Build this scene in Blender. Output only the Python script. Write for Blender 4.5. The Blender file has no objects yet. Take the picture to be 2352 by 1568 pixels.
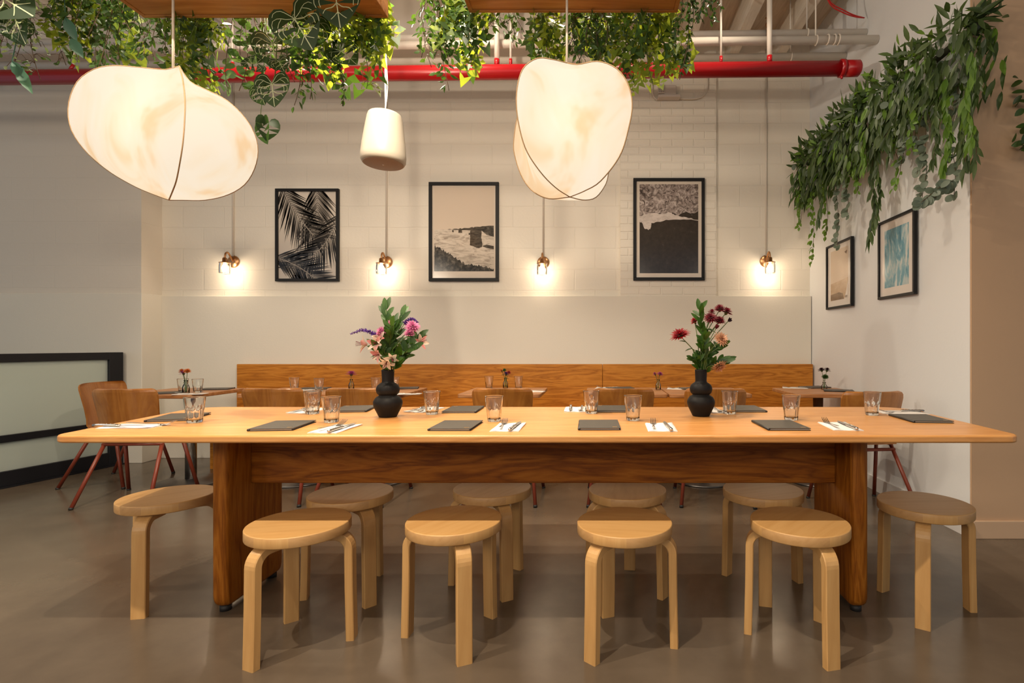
import bpy, math, random
from mathutils import Vector, Matrix
R = random.Random(7)
SC = bpy.context.scene
COL = SC.collection
PI = math.pi
# ---------------------------------------------------------------- calibration of the photograph (2352 x 1568)
VX, VY, F, HC = 1370.0, 790.0, 1228.0, 1.094
def W(px, py, Y):                       # pixel + distance -> point in the room
    return Vector(((px-VX)/F*Y, Y, HC-(py-VY)/F*Y))
def PL(px, py, z):                      # pixel -> point on the horizontal plane at height z
    Y = F*(HC-z)/(py-VY)
    return Vector(((px-VX)/F*Y, Y, z))
def WX(px, Y): return (px-VX)/F*Y
def WZ(py, Y): return HC-(py-VY)/F*Y
TZ, SZ = 0.774, 0.72                     # heights of the long table and the small tables

# ---------------------------------------------------------------- materials
def newmat(name):
    m = bpy.data.materials.new(name); m.use_nodes = True
    nt = m.node_tree; nt.nodes.clear()
    out = nt.nodes.new('ShaderNodeOutputMaterial')
    return m, nt, out
def N(nt, t, **kw):
    n = nt.nodes.new(t)
    for k, v in kw.items():
        if k in n.inputs.keys(): n.inputs[k].default_value = v
        else: setattr(n, k, v)
    return n
def L(nt, a, b): nt.links.new(a, b)
def c4(c): return (c[0], c[1], c[2], 1.0)
def pbsdf(nt, col=(.8,.8,.8), rough=.5, metal=0.0, spec=.5):
    p = nt.nodes.new('ShaderNodeBsdfPrincipled')
    p.inputs['Base Color'].default_value = c4(col); p.inputs['Roughness'].default_value = rough
    p.inputs['Metallic'].default_value = metal; p.inputs['Specular IOR Level'].default_value = spec
    return p
def ramp(nt, stops):
    r = nt.nodes.new('ShaderNodeValToRGB'); e = r.color_ramp.elements
    while len(e) < len(stops): e.new(.5)
    for i, (p, c) in enumerate(stops): e[i].position = p; e[i].color = c4(c)
    return r
def simple(name, col, rough=.5, metal=0.0, spec=.5, bump=0.0, bscale=60):
    m, nt, out = newmat(name); p = pbsdf(nt, col, rough, metal, spec); L(nt, p.outputs[0], out.inputs[0])
    if bump:
        tc = N(nt, 'ShaderNodeTexCoord'); no = N(nt, 'ShaderNodeTexNoise', Scale=bscale, Detail=4.0)
        L(nt, tc.outputs['Object'], no.inputs['Vector'])
        b = N(nt, 'ShaderNodeBump', Strength=bump, Distance=.01); L(nt, no.outputs[0], b.inputs['Height']); L(nt, b.outputs[0], p.inputs['Normal'])
    return m
def wood(name, c0, c1, c2, axis='X', rough=.4, sc=1.0, contrast=1.0, coat=0.0, spec=.5):
    m, nt, out = newmat(name); p = pbsdf(nt, c1, rough, 0, spec)
    tc = N(nt, 'ShaderNodeTexCoord'); mp = N(nt, 'ShaderNodeMapping')
    s = {'X': (.9, 9, 9), 'Y': (9, .9, 9), 'Z': (9, 9, .9)}[axis]
    mp.inputs['Scale'].default_value = [v*sc for v in s]
    L(nt, tc.outputs['Object'], mp.inputs['Vector'])
    n1 = N(nt, 'ShaderNodeTexNoise', Scale=1.1, Detail=3.0, Distortion=1.2); L(nt, mp.outputs[0], n1.inputs['Vector'])
    mu = N(nt, 'ShaderNodeMath', operation='MULTIPLY'); mu.inputs[1].default_value = 9.0; L(nt, n1.outputs[0], mu.inputs[0])
    fr = N(nt, 'ShaderNodeMath', operation='PINGPONG'); fr.inputs[1].default_value = 1.0; L(nt, mu.outputs[0], fr.inputs[0])
    n2 = N(nt, 'ShaderNodeTexNoise', Scale=14.0, Detail=5.0, Roughness=.7); L(nt, mp.outputs[0], n2.inputs['Vector'])
    mx = N(nt, 'ShaderNodeMix', data_type='FLOAT'); mx.inputs[0].default_value = .55
    L(nt, fr.outputs[0], mx.inputs[2]); L(nt, n2.outputs[0], mx.inputs[3])
    k = .28/contrast
    rp = ramp(nt, [(.5-k, c0), (.5, c1), (.5+k, c2)]); L(nt, mx.outputs[0], rp.inputs[0])
    L(nt, rp.outputs[0], p.inputs['Base Color'])
    b = N(nt, 'ShaderNodeBump', Strength=.08, Distance=.002); L(nt, n2.outputs[0], b.inputs['Height']); L(nt, b.outputs[0], p.inputs['Normal'])
    if coat: p.inputs['Coat Weight'].default_value = coat; p.inputs['Coat Roughness'].default_value = .25
    L(nt, p.outputs[0], out.inputs[0]); return m
def masonry(name, col, bw, bh, mortar, rough=.6, strength=.38, off=.5, crack=.02):
    m, nt, out = newmat(name); p = pbsdf(nt, col, rough)
    tc = N(nt, 'ShaderNodeTexCoord'); sp = N(nt, 'ShaderNodeSeparateXYZ'); cb = N(nt, 'ShaderNodeCombineXYZ')
    L(nt, tc.outputs['Object'], sp.inputs[0]); L(nt, sp.outputs[0], cb.inputs[0]); L(nt, sp.outputs[2], cb.inputs[1])
    nz = N(nt, 'ShaderNodeTexNoise', Scale=2.5, Detail=2.0); L(nt, cb.outputs[0], nz.inputs['Vector'])
    ad = N(nt, 'ShaderNodeVectorMath', operation='MULTIPLY_ADD'); ad.inputs[1].default_value = (crack,)*3
    L(nt, nz.outputs['Color'], ad.inputs[0]); L(nt, cb.outputs[0], ad.inputs[2])
    br = N(nt, 'ShaderNodeTexBrick'); br.offset = off
    for k, v in (('Scale', 1.0), ('Mortar Size', mortar), ('Mortar Smooth', .6), ('Brick Width', bw), ('Row Height', bh)): br.inputs[k].default_value = v
    L(nt, ad.outputs[0], br.inputs['Vector'])
    n2 = N(nt, 'ShaderNodeTexNoise', Scale=45.0, Detail=5.0); L(nt, tc.outputs['Object'], n2.inputs['Vector'])
    n3 = N(nt, 'ShaderNodeTexNoise', Scale=1.3, Detail=3.0); L(nt, tc.outputs['Object'], n3.inputs['Vector'])
    iv = N(nt, 'ShaderNodeMath', operation='MULTIPLY'); L(nt, br.outputs['Fac'], iv.inputs[0]); L(nt, n3.outputs[0], iv.inputs[1])
    sb = N(nt, 'ShaderNodeMath', operation='MULTIPLY_ADD'); sb.inputs[1].default_value = .25
    L(nt, n2.outputs[0], sb.inputs[0])
    ng = N(nt, 'ShaderNodeMath', operation='MULTIPLY'); ng.inputs[1].default_value = -1.4; L(nt, iv.outputs[0], ng.inputs[0]); L(nt, ng.outputs[0], sb.inputs[2])
    b = N(nt, 'ShaderNodeBump', Strength=strength, Distance=.012); L(nt, sb.outputs[0], b.inputs['Height']); L(nt, b.outputs[0], p.inputs['Normal'])
    L(nt, p.outputs[0], out.inputs[0]); return m
def clear_glass(name, tint=(.97,.98,.98), rough=.02, glassy=.3, diff=0.0, dcol=(.8,.85,.8), fior=1.22):
    m, nt, out = newmat(name)
    tr = N(nt, 'ShaderNodeBsdfTransparent'); tr.inputs[0].default_value = c4(tint)
    gl = N(nt, 'ShaderNodeBsdfGlass', Roughness=rough, IOR=1.45); gl.inputs[0].default_value = c4(tint)
    m1 = N(nt, 'ShaderNodeMixShader'); m1.inputs[0].default_value = glassy
    L(nt, tr.outputs[0], m1.inputs[1]); L(nt, gl.outputs[0], m1.inputs[2])
    fr = N(nt, 'ShaderNodeFresnel', IOR=fior); go = N(nt, 'ShaderNodeBsdfGlossy', Roughness=rough+.03)
    m2 = N(nt, 'ShaderNodeMixShader'); L(nt, fr.outputs[0], m2.inputs[0]); L(nt, m1.outputs[0], m2.inputs[1]); L(nt, go.outputs[0], m2.inputs[2])
    last = m2
    if diff:
        df = N(nt, 'ShaderNodeBsdfTranslucent'); df.inputs[0].default_value = c4(dcol)
        d2 = N(nt, 'ShaderNodeBsdfDiffuse'); d2.inputs[0].default_value = c4(dcol)
        ma = N(nt, 'ShaderNodeMixShader'); ma.inputs[0].default_value = .5; L(nt, df.outputs[0], ma.inputs[1]); L(nt, d2.outputs[0], ma.inputs[2])
        m3 = N(nt, 'ShaderNodeMixShader'); m3.inputs[0].default_value = diff; L(nt, m2.outputs[0], m3.inputs[1]); L(nt, ma.outputs[0], m3.inputs[2]); last = m3
    L(nt, last.outputs[0], out.inputs[0]); return m
def leafmat(name, dark, light, trans, tw=.4, rough=.45):
    m, nt, out = newmat(name); p = pbsdf(nt, dark, rough)
    g = N(nt, 'ShaderNodeNewGeometry'); rp = ramp(nt, [(0, dark), (1, light)]); L(nt, g.outputs['Random Per Island'], rp.inputs[0])
    L(nt, rp.outputs[0], p.inputs['Base Color'])
    t = N(nt, 'ShaderNodeBsdfTranslucent'); t.inputs[0].default_value = c4(trans)
    mx = N(nt, 'ShaderNodeMixShader'); mx.inputs[0].default_value = tw
    L(nt, p.outputs[0], mx.inputs[1]); L(nt, t.outputs[0], mx.inputs[2]); L(nt, mx.outputs[0], out.inputs[0]); return m
def emit(name, col, s):
    m, nt, out = newmat(name); e = N(nt, 'ShaderNodeEmission', Strength=s); e.inputs[0].default_value = c4(col); L(nt, e.outputs[0], out.inputs[0]); return m

OAK = wood('oak_top', (.48,.205,.052), (.565,.26,.074), (.63,.315,.105), 'X', .38, 1.5, .8, .2)
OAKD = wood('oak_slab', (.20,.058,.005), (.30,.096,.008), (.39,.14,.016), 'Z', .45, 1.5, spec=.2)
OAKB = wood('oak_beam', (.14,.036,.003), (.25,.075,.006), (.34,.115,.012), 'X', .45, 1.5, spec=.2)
BENCH = wood('oak_bench', (.33,.11,.010), (.49,.185,.020), (.59,.245,.035), 'X', .4, 1.5, spec=.3)
PLANTER = wood('oak_planter', (.36,.14,.032), (.47,.20,.052), (.55,.26,.08), 'X', .5)
STABLE = wood('walnut_tabletop', (.33,.135,.045), (.43,.19,.07), (.50,.24,.10), 'X', .4)
BIRCH = wood('birch_seat', (.46,.245,.08), (.53,.30,.107), (.59,.355,.14), 'X', .42, .8, .6)
BIRCHL = wood('birch_leg', (.47,.255,.087), (.54,.31,.115), (.60,.365,.147), 'Z', .42, .8, .6)
BIRCHD = wood('birch_edge', (.40,.215,.08), (.48,.275,.11), (.54,.32,.14), 'X', .45, .8, .6)
PLY = wood('chair_plywood', (.27,.090,.013), (.36,.133,.021), (.43,.175,.033), 'Z', .3, .8, .7, .4)
RUST = simple('red_brown_steel', (.20,.035,.016), .35, 0, .5)
RUBBER = simple('black_rubber', (.012,.011,.011), .6)
CHROME = simple('brushed_chrome', (.45,.44,.43), .25, 1.0)
BASEM = simple('dull_steel_base', (.20,.19,.185), .4, 1.0)
STEEL = simple('cutlery_steel', (.58,.56,.53), .18, 1.0)
BLACK = simple('black_frame', (.010,.010,.011), .45, 0, .25)
BLACKP = simple('black_powder_coat', (.010,.011,.015), .5, 0, .3)
VASE = simple('matte_black_ceramic', (.008,.0075,.0075), .55, 0, .22, .05, 120)
MENU = simple('grey_leatherette', (.062,.055,.045), .5, 0, .5, .12, 300)
MENUE = simple('menu_edge', (.015,.013,.012), .5)
PAPER = simple('paper_pages', (.62,.55,.46), .8)
GOLD = simple('gold_foil', (.55,.33,.12), .35, 1.0)
NAPKIN = simple('white_napkin', (.78,.74,.70), .9, 0, .2, .1, 200)
WPAINT = simple('white_plaster', (.76,.725,.64), .7, 0, .3, .06, 90)
RPAINT = simple('white_wall_paint', (.735,.75,.76), .65, 0, .3, .05, 60)  # neutral white tinted slightly cool to stand in for daylight
TPAINT = simple('tan_wall_paint', (.52,.345,.215), .7, 0, .3, .05, 60)
TBASE = simple('tan_baseboard', (.56,.385,.25), .55)
BASEB = simple('white_baseboard', (.74,.73,.72), .5)
BLOCK = masonry('painted_block', (.79,.74,.65), .40, .203, .006)
BRICK = masonry('painted_brick', (.79,.74,.65), .21, .075, .009, .6, .5, .5, .012)
LBLOCK = masonry('painted_block_shaded', (.70,.645,.565), .40, .203, .004, .6, .25)  # same block paint, darkened to carry the shade on the left wall
PIPEW = simple('white_pipe_paint', (.70,.64,.56), .5, 0, .5, .08, 40)
PIPER = simple('red_pipe_paint', (.36,.004,.008), .30)
DECK = wood('painted_deck', (.50,.41,.31), (.58,.49,.38), (.64,.55,.44), 'Y', .7)
JOIST = wood('painted_joist', (.62,.55,.46), (.68,.61,.52), (.72,.65,.56), 'Y', .6)
GLASS = clear_glass('tumbler_glass', (.985,.99,.985), .0, 1.0)
BUDGLASS = clear_glass('bud_vase_glass', (.96,.975,.965), .02, 0.0, fior=1.3)
LAMPGLASS = clear_glass('sconce_glass', (.98,.97,.95), .02, 0.0, fior=1.3)
FROST = clear_glass('frosted_pane', (.80,.86,.82), .3, 0.0, .82, (.84,.90,.83))
WATER = clear_glass('water', (.97,.98,.98), .0, .35)
COPPER = simple('aged_copper', (.56,.30,.14), .3, 1.0)
BULB = emit('warm_bulb', (1.0,.84,.64), 22.0)
CORD = simple('cream_cord', (.62,.53,.42), .7)
SPK = simple('cream_speaker', (.44,.395,.32), .5)
SPKG = simple('beige_speaker_grille', (.36,.26,.19), .6, 0, .4, .25, 400)
STRING = simple('white_cable', (.75,.72,.67), .5)
REDC = simple('red_cable', (.5,.015,.012), .45)
BRASS = simple('brass_fitting', (.45,.22,.10), .35, 1.0)
GREYBOX = simple('grey_box_paint', (.58,.52,.47), .5)
SEAM = simple('brown_wire_seam', (.34,.21,.10), .7)
STEM = leafmat('stem_green', (.06,.10,.02), (.12,.17,.04), (.1,.2,.02), .1)
TWIG = simple('brown_twig', (.09,.05,.022), .7)
LDARK = leafmat('leaf_dark', (.018,.045,.010), (.045,.105,.020), (.12,.24,.02), .25)
LLIME = leafmat('leaf_lime', (.05,.115,.012), (.17,.27,.03), (.50,.58,.04), .42)
LHEART = leafmat('leaf_velvet', (.007,.021,.007), (.015,.042,.010), (.08,.18,.02), .25, .6)
LVEIN = leafmat('leaf_vein', (.50,.56,.30), (.62,.66,.40), (.4,.5,.15), .15)
LROUND = leafmat('leaf_round', (.05,.115,.035), (.10,.19,.06), (.2,.36,.06), .35)
LSILVER = leafmat('leaf_silver', (.115,.155,.115), (.20,.25,.19), (.18,.25,.14), .25)
LPALE = leafmat('leaf_variegated', (.10,.15,.07), (.24,.28,.16), (.3,.4,.15), .35)
LGAR = leafmat('leaf_garland_dark', (.024,.050,.015), (.09,.14,.04), (.12,.24,.03), .28)
LGARM = leafmat('leaf_garland_bright', (.07,.16,.015), (.16,.29,.04), (.24,.44,.04), .35)
LBOUQ = leafmat('leaf_bouquet', (.016,.052,.007), (.05,.128,.016), (.09,.22,.015), .25)
LTEAL = leafmat('leaf_teal', (.03,.10,.05), (.06,.16,.12), (.1,.3,.1), .3)
def petal(n, a, b, t): return leafmat(n, a, b, t, .35, .6)
PPINK = petal('petal_pink', (.50,.10,.26), (.66,.22,.40), (.6,.2,.35))
PPURP = petal('petal_purple', (.09,.035,.23), (.17,.08,.36), (.2,.08,.4))
PCREAM = petal('petal_cream', (.80,.60,.46), (.86,.72,.60), (.7,.55,.4))
PCORAL = petal('petal_coral', (.62,.17,.17), (.78,.42,.38), (.7,.3,.25))
PDRED = petal('petal_dark_red', (.11,.008,.015), (.21,.016,.03), (.3,.02,.04))
PRED = petal('petal_red', (.30,.008,.016), (.42,.016,.028), (.4,.02,.03))
PPEACH = petal('petal_peach', (.60,.30,.17), (.72,.44,.28), (.6,.35,.2))
PBLK = petal('petal_blackish', (.022,.006,.012), (.05,.012,.022), (.06,.01,.02))
PORNG = petal('petal_orange', (.62,.16,.03), (.70,.24,.05), (.6,.2,.05))
PMAG = petal('petal_magenta', (.36,.045,.20), (.48,.09,.28), (.4,.08,.25))

def floor_mat():
    m, nt, out = newmat('polished_concrete'); p = pbsdf(nt, (.16,.12,.09), .3)
    tc = N(nt, 'ShaderNodeTexCoord')
    n1 = N(nt, 'ShaderNodeTexNoise', Scale=1.6, Detail=6.0, Roughness=.62); L(nt, tc.outputs['Object'], n1.inputs['Vector'])
    rp = ramp(nt, [(.3, (.082,.061,.043)), (.55, (.112,.085,.060)), (.75, (.142,.110,.080))]); L(nt, n1.outputs[0], rp.inputs[0])
    L(nt, rp.outputs[0], p.inputs['Base Color'])
    n2 = N(nt, 'ShaderNodeTexNoise', Scale=5.0, Detail=5.0); L(nt, tc.outputs['Object'], n2.inputs['Vector'])
    mr = N(nt, 'ShaderNodeMapRange'); mr.inputs[3].default_value = .15; mr.inputs[4].default_value = .32
    L(nt, n2.outputs[0], mr.inputs[0]); L(nt, mr.outputs[0], p.inputs['Roughness'])
    n3 = N(nt, 'ShaderNodeTexNoise', Scale=70.0, Detail=3.0); L(nt, tc.outputs['Object'], n3.inputs['Vector'])
    b = N(nt, 'ShaderNodeBump', Strength=.05, Distance=.003); L(nt, n3.outputs[0], b.inputs['Height']); L(nt, b.outputs[0], p.inputs['Normal'])
    L(nt, p.outputs[0], out.inputs[0]); return m
FLOORM = floor_mat()
def shade_mat():
    m, nt, out = newmat('lit_fabric')
    tc = N(nt, 'ShaderNodeTexCoord')
    mp = N(nt, 'ShaderNodeMapping'); mp.inputs['Scale'].default_value = (1, 1, .7); L(nt, tc.outputs['Object'], mp.inputs['Vector'])
    n1 = N(nt, 'ShaderNodeTexNoise', Scale=4.2, Detail=3.0, Roughness=.55, Distortion=.8); L(nt, mp.outputs[0], n1.inputs['Vector'])
    rp = ramp(nt, [(.42, (1.0,.86,.68)), (.54, (1.0,.82,.60)), (.63, (.96,.66,.38)), (.72, (.95,.60,.32))]); L(nt, n1.outputs[0], rp.inputs[0])  # tan blotches painted in for leaf shadows on the lit fabric
    e = N(nt, 'ShaderNodeEmission', Strength=.94); L(nt, rp.outputs[0], e.inputs[0])
    t = N(nt, 'ShaderNodeBsdfTranslucent'); t.inputs[0].default_value = (.8,.7,.55,1)
    d = N(nt, 'ShaderNodeBsdfDiffuse'); d.inputs[0].default_value = (.5,.44,.36,1)
    a0 = N(nt, 'ShaderNodeMixShader'); a0.inputs[0].default_value = .3; L(nt, d.outputs[0], a0.inputs[1]); L(nt, t.outputs[0], a0.inputs[2])
    a = N(nt, 'ShaderNodeAddShader')
    mx = N(nt, 'ShaderNodeMixShader'); mx.inputs[0].default_value = .12; L(nt, e.outputs[0], mx.inputs[1]); L(nt, a0.outputs[0], mx.inputs[2])
    L(nt, mx.outputs[0], out.inputs[0]); return m
SHADE = shade_mat()

# ---------------------------------------------------------------- mesh builder
class MB:
    def __init__(s): s.v = []; s.f = []; s.m = []; s.s = []
    def add(s, vs, fs, mi=0, sm=False):
        o = len(s.v); s.v += [tuple(v) for v in vs]
        for f in fs: s.f.append(tuple(i+o for i in f)); s.m.append(mi); s.s.append(sm)
    def box(s, x0, x1, y0, y1, z0, z1, mi=0):
        s.add([(x0,y0,z0),(x1,y0,z0),(x1,y1,z0),(x0,y1,z0),(x0,y0,z1),(x1,y0,z1),(x1,y1,z1),(x0,y1,z1)],
              [(0,3,2,1),(4,5,6,7),(0,1,5,4),(1,2,6,5),(2,3,7,6),(3,0,4,7)], mi)
    def bbox(s, x0, x1, y0, y1, z0, z1, b=.004, mi=0):        # box with softened edges
        rings = []
        for z, i in ((z0, b), (z0+b*.3, b*.3), (z0+b, 0), (z1-b, 0), (z1-b*.3, b*.3), (z1, b)):
            q = []
            for (cx, cy, sx, sy) in ((x0,y0,1,1),(x1,y0,-1,1),(x1,y1,-1,-1),(x0,y1,1,-1)):
                a, c = (cx+sx*i, cy+sy*(i+b)), (cx+sx*(i+b), cy+sy*i)
                q += [a, c] if (sx*sy) > 0 else [c, a]
            rings.append([(x, y, z) for x, y in q])
        s.loft(rings, mi, False, True, True)
    def loft(s, rings, mi=0, sm=True, cap0=True, cap1=True, closed=True):
        n = len(rings[0]); vs = [p for r in rings for p in r]; fs = []
        for i in range(len(rings)-1):
            for j in range(n if closed else n-1):
                k = (j+1) % n
                fs.append((i*n+j, i*n+k, (i+1)*n+k, (i+1)*n+j))
        if closed and cap0: fs.append(tuple(range(n-1, -1, -1)))
        if closed and cap1: fs.append(tuple((len(rings)-1)*n+j for j in range(n)))
        s.add(vs, fs, mi, sm)
    def prism(s, poly, z0, z1, mi=0, b=0.0):                   # polygon (x,y) extruded in z, optional bevel
        def off(d):
            n = len(poly); o = []
            cx = sum(p[0] for p in poly)/n; cy = sum(p[1] for p in poly)/n
            for i in range(n):
                a, p, c = poly[i-1], poly[i], poly[(i+1) % n]
                e1 = Vector((p[0]-a[0], p[1]-a[1])).normalized(); e2 = Vector((c[0]-p[0], c[1]-p[1])).normalized()
                n1 = Vector((-e1.y, e1.x)); n2 = Vector((-e2.y, e2.x)); m = (n1+n2)
                m = m/max(.3, (1+n1.dot(n2)))
                o.append((p[0]+m.x*d, p[1]+m.y*d))
            return o
        zs = [(z0, b), (z0+b*.35, b*.35), (z0+b, 0), (z1-b, 0), (z1-b*.35, b*.35), (z1, b)] if b else [(z0, 0), (z1, 0)]
        s.loft([[(x, y, z) for x, y in off(d)] for z, d in zs], mi, False)
    def tube(s, path, r, n=8, mi=0, cap=True, sm=True):
        P = [Vector(p) for p in path]; rr = r if isinstance(r, (list, tuple)) else [r]*len(P)
        T0 = (P[1]-P[0]).normalized(); up = Vector((0,0,1)) if abs(T0.z) < .9 else Vector((0,1,0))
        u = T0.cross(up).normalized(); rings = []
        for i, p in enumerate(P):
            t = (P[min(i+1, len(P)-1)]-P[max(i-1, 0)]).normalized()
            u = (u-t*u.dot(t)).normalized(); w = t.cross(u)
            rings.append([p+(u*math.cos(2*PI*k/n)+w*math.sin(2*PI*k/n))*rr[i] for k in range(n)])
        s.loft(rings, mi, sm, cap, cap)
    def lathe(s, prof, n=32, mi=0, c=(0,0,0), sm=True, cap0=True, cap1=True):
        s.loft([[(c[0]+r*math.cos(2*PI*k/n), c[1]+r*math.sin(2*PI*k/n), c[2]+z) for k in range(n)] for r, z in prof], mi, sm, cap0, cap1)
    def xf(s, M):
        s.v = [tuple(M @ Vector(v)) for v in s.v]; return s
    def mesh(s, name, mats):
        me = bpy.data.meshes.new(name); me.from_pydata(s.v, [], s.f)
        for m in (mats if isinstance(mats, (list, tuple)) else [mats]): me.materials.append(m)
        me.polygons.foreach_set('material_index', s.m); me.polygons.foreach_set('use_smooth', s.s)
        me.validate(); me.update(); return me
def cr(pts, n):                                                # Catmull-Rom resampled by arc length
    P = [Vector(p) for p in pts]; P = [P[0]*2-P[1]]+P+[P[-1]*2-P[-2]]; D = []
    for i in range(1, len(P)-2):
        for k in range(12):
            t = k/12; a, b, c, d = P[i-1:i+3]
            D.append(.5*((2*b)+(c-a)*t+(2*a-5*b+4*c-d)*t*t+(3*b-a-3*c+d)*t**3))
    D.append(P[-2]); ln = [0]
    for a, b in zip(D, D[1:]): ln.append(ln[-1]+(b-a).length)
    out, j = [], 0
    for i in range(n):
        s = ln[-1]*i/(n-1)
        while j < len(ln)-2 and ln[j+1] < s: j += 1
        q = (s-ln[j])/max(1e-9, ln[j+1]-ln[j]); out.append(D[j].lerp(D[j+1], min(1, q)))
    return out

# ---------------------------------------------------------------- objects
def tag(o, label=None, cat=None, group=None, kind=None):
    if label: o['label'] = label
    if cat: o['category'] = cat
    if group: o['group'] = group
    if kind: o['kind'] = kind
    return o
def link(name, data, parent=None, loc=None, rot=None):
    o = bpy.data.objects.new(name, data); COL.objects.link(o)
    if parent: o.parent = parent
    if loc is not None: o.location = loc
    if rot is not None: o.rotation_euler = rot
    return o
def obj(name, mb, mats, parent=None): return link(name, mb.mesh(name, mats), parent)
def thing(name, label, cat, loc=(0,0,0), rz=0, group=None): return tag(link(name, None, None, loc, (0,0,rz)), label, cat, group)
def struct(name, mb, mats, parent=None):
    o = obj(name, mb, mats, parent)
    if not parent: o['kind'] = 'structure'
    return o
def place(proto, name, label, cat, loc, rz=0, group=None):     # a thing whose parts share their meshes with its kind
    if not isinstance(proto, list):
        return tag(link(name, proto, None, loc, (0,0,rz)), label, cat, group)
    root = thing(name, label, cat, loc, rz, group)
    def rec(ps, par):
        for p in ps:
            o = link(p[0], p[1], par)
            if len(p) > 2: rec(p[2], o)
    rec(proto, root); return root

# ================================================================ ROOM
mb = MB(); mb.box(-9, 6, -7, 5.4, -.12, 0); struct('floor', mb, FLOORM)
YB, YW = 5.18, 5.13
mb = MB(); mb.box(-4.35, 2.4, YB, YB+.2, 0, 4.1); struct('wall_back', mb, BLOCK)
mb = MB(); mb.box(WX(1425, 5.15), WX(1645, 5.15), 5.145, YB+.01, 1.45, 4.1); struct('wall_back_pier', mb, BRICK)
mb = MB(); mb.bbox(-4.19, 2.062, YW, YB+.02, 0, 1.556, .004); struct('wall_back_wainscot', mb, WPAINT)
mb = MB(); mb.box(-9, -4.21, 4.945, YB+.2, 1.5, 4.1); struct('wall_left', mb, LBLOCK)
mb = MB(); mb.bbox(-9, -4.176, 4.91, YB+.2, 0, 1.562, .004); struct('wall_left_wainscot', mb, WPAINT)
def rwx(y): return 2.115-.022*(y-3.03)
mb = MB(); mb.prism([(rwx(3.03),3.03),(4.5,3.03),(4.5,5.4),(rwx(5.4),5.4)], 0, 4.1); mb.m = [0]*len(mb.m)
struct('wall_right', mb, RPAINT)
mb = MB(); mb.box(2.118, 6, 3.018, 3.03, 0, 4.1); struct('wall_right_return', mb, TPAINT)
mb = MB(); mb.bbox(2.118, 6, 3.0, 3.02, 0, .10, .003); struct('baseboard_right_return', mb, TBASE)
mb = MB(); mb.prism([(rwx(3.04)-.014,3.035),(rwx(3.04)+.01,3.035),(rwx(5.12)+.01,5.12),(rwx(5.12)-.014,5.12)], 0, .10); struct('baseboard_right', mb, BASEB)
mb = MB(); mb.box(-9, 6, -7, 5.4, 4.05, 4.2); ce = struct('ceiling', mb, DECK)
for i in range(34):
    x = -9.0+.44*i+.12
    mb = MB(); mb.box(x, x+.085, -3.0, YB, 3.80, 4.06); o = struct('joist', mb, JOIST, ce)
mb = MB(); mb.box(-9, -.2, 4.55, 4.95, 3.62, 4.05); struct('ceiling_soffit', mb, simple('soffit_paint', (.62,.56,.49), .6))

# ================================================================ OVERHEAD PIPES
def pipe_y(y_r, x): return y_r+.16*(2.06-x)/6.9
def pipe(name, label, yr, z, r, mat, x1=None):
    x1 = rwx(yr)-.004 if x1 is None else x1
    t = thing(name, label, 'pipe', (x1, yr, z))
    mb = MB(); mb.tube([(0,0,0), (-7.6, .175, .008)], r, 20); obj('pipe_body', mb, mat, t)
    return t, x1
t, x1 = pipe('sprinkler_main', 'thick red sprinkler main pipe running along the back of the room', 3.9, 3.104, .054, PIPER, 1.91)
mb = MB(); mb.tube([(.012,0,0),(.0,0,0),(-.10,.002,0)], [.045,.058,.058], 20); mb.tube([(-.105,0,0),(-.135,0,0)], .063, 16); mb.tube([(-.13,-.02,-.066),(-.13,-.02,-.085)], .009, 8)
obj('coupling', mb, PIPER, t)
for px, dx in ((1140,0), (1172,0), (1655,0), (1765,0), (130,.03), (520,0)):
    x = WX(px, 3.94)-1.91; y = .16*(-x)/6.9
    mb = MB(); r0 = .020 if px in (1140,1765) else .008
    mb.tube([(x,y,.05),(x+dx,y,.10)], r0 if r0 > .01 else .012, 10, 0); mb.tube([(x+dx,y,.10),(x+dx,y,.72)], r0, 10, 1)
    obj('hanger', mb, [PIPER, PIPEW], t)
for lab, yr, z, r in (('upper thin white pipe of the three above the red pipe', 4.14, 3.505, .028),
                      ('middle white pipe with strapped conduits, front of the three', 3.98, 3.36, .031),
                      ('low white pipe just above and behind the red pipe', 4.47, 3.50, .031)):
    t, x1 = pipe('white_pipe', lab, yr, z, r, PIPEW)
    for x in (-.45, -2.4, -4.6):
        mb = MB(); mb.tube([(x,.02,r-.004),(x,.02,.54)], .006, 8)
        mb.tube([(x, math.cos(a)*(r+.003)+.01, math.sin(a)*(r+.003)) for a in [k*PI/6 for k in range(13)]], .005, 6)
        obj('hanger', mb, PIPEW, t)
    if yr == 3.98:
        for dx in (-.29, -.32, -.37):
            mb = MB(); mb.tube([(dx, math.cos(a)*(r+.003), math.sin(a)*(r+.003)) for a in [k*PI/8 for k in range(17)]], .006, 6); obj('strap', mb, PIPEW, t)
mb = MB(); mb.tube([W(1764,80,4.12), W(1764,62,4.12)], .012, 10); mb.lathe([(.012,0),(.02,.015),(.02,.03),(.008,.05),(.008,.07),(.022,.075)], 12, 0, W(1764,64,4.12))
tag(obj('fire_sprinkler', mb, BRASS), 'small brass sprinkler head standing on the upper white pipe', 'sprinkler')
t = thing('red_cable', 'red cable pair looping from the ceiling onto the right wall', 'cable', W(1905,0,3.95))
for k in range(2):
    mb = MB(); q = [W(1880,-60,3.9), W(1905,2+5*k,3.95), W(1935,22+6*k,4.0), W(1962,35+3*k,4.05), W(1985,41,4.1)]
    mb.tube([p-t.location for p in cr(q, 14)], .005, 6); obj('strand', mb, REDC, t)
t = thing('emergency_unit', 'grey electrical box with conduit loops high on the brick pier', 'electrical box', W(1535,215,5.12))
b0 = t.location
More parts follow.
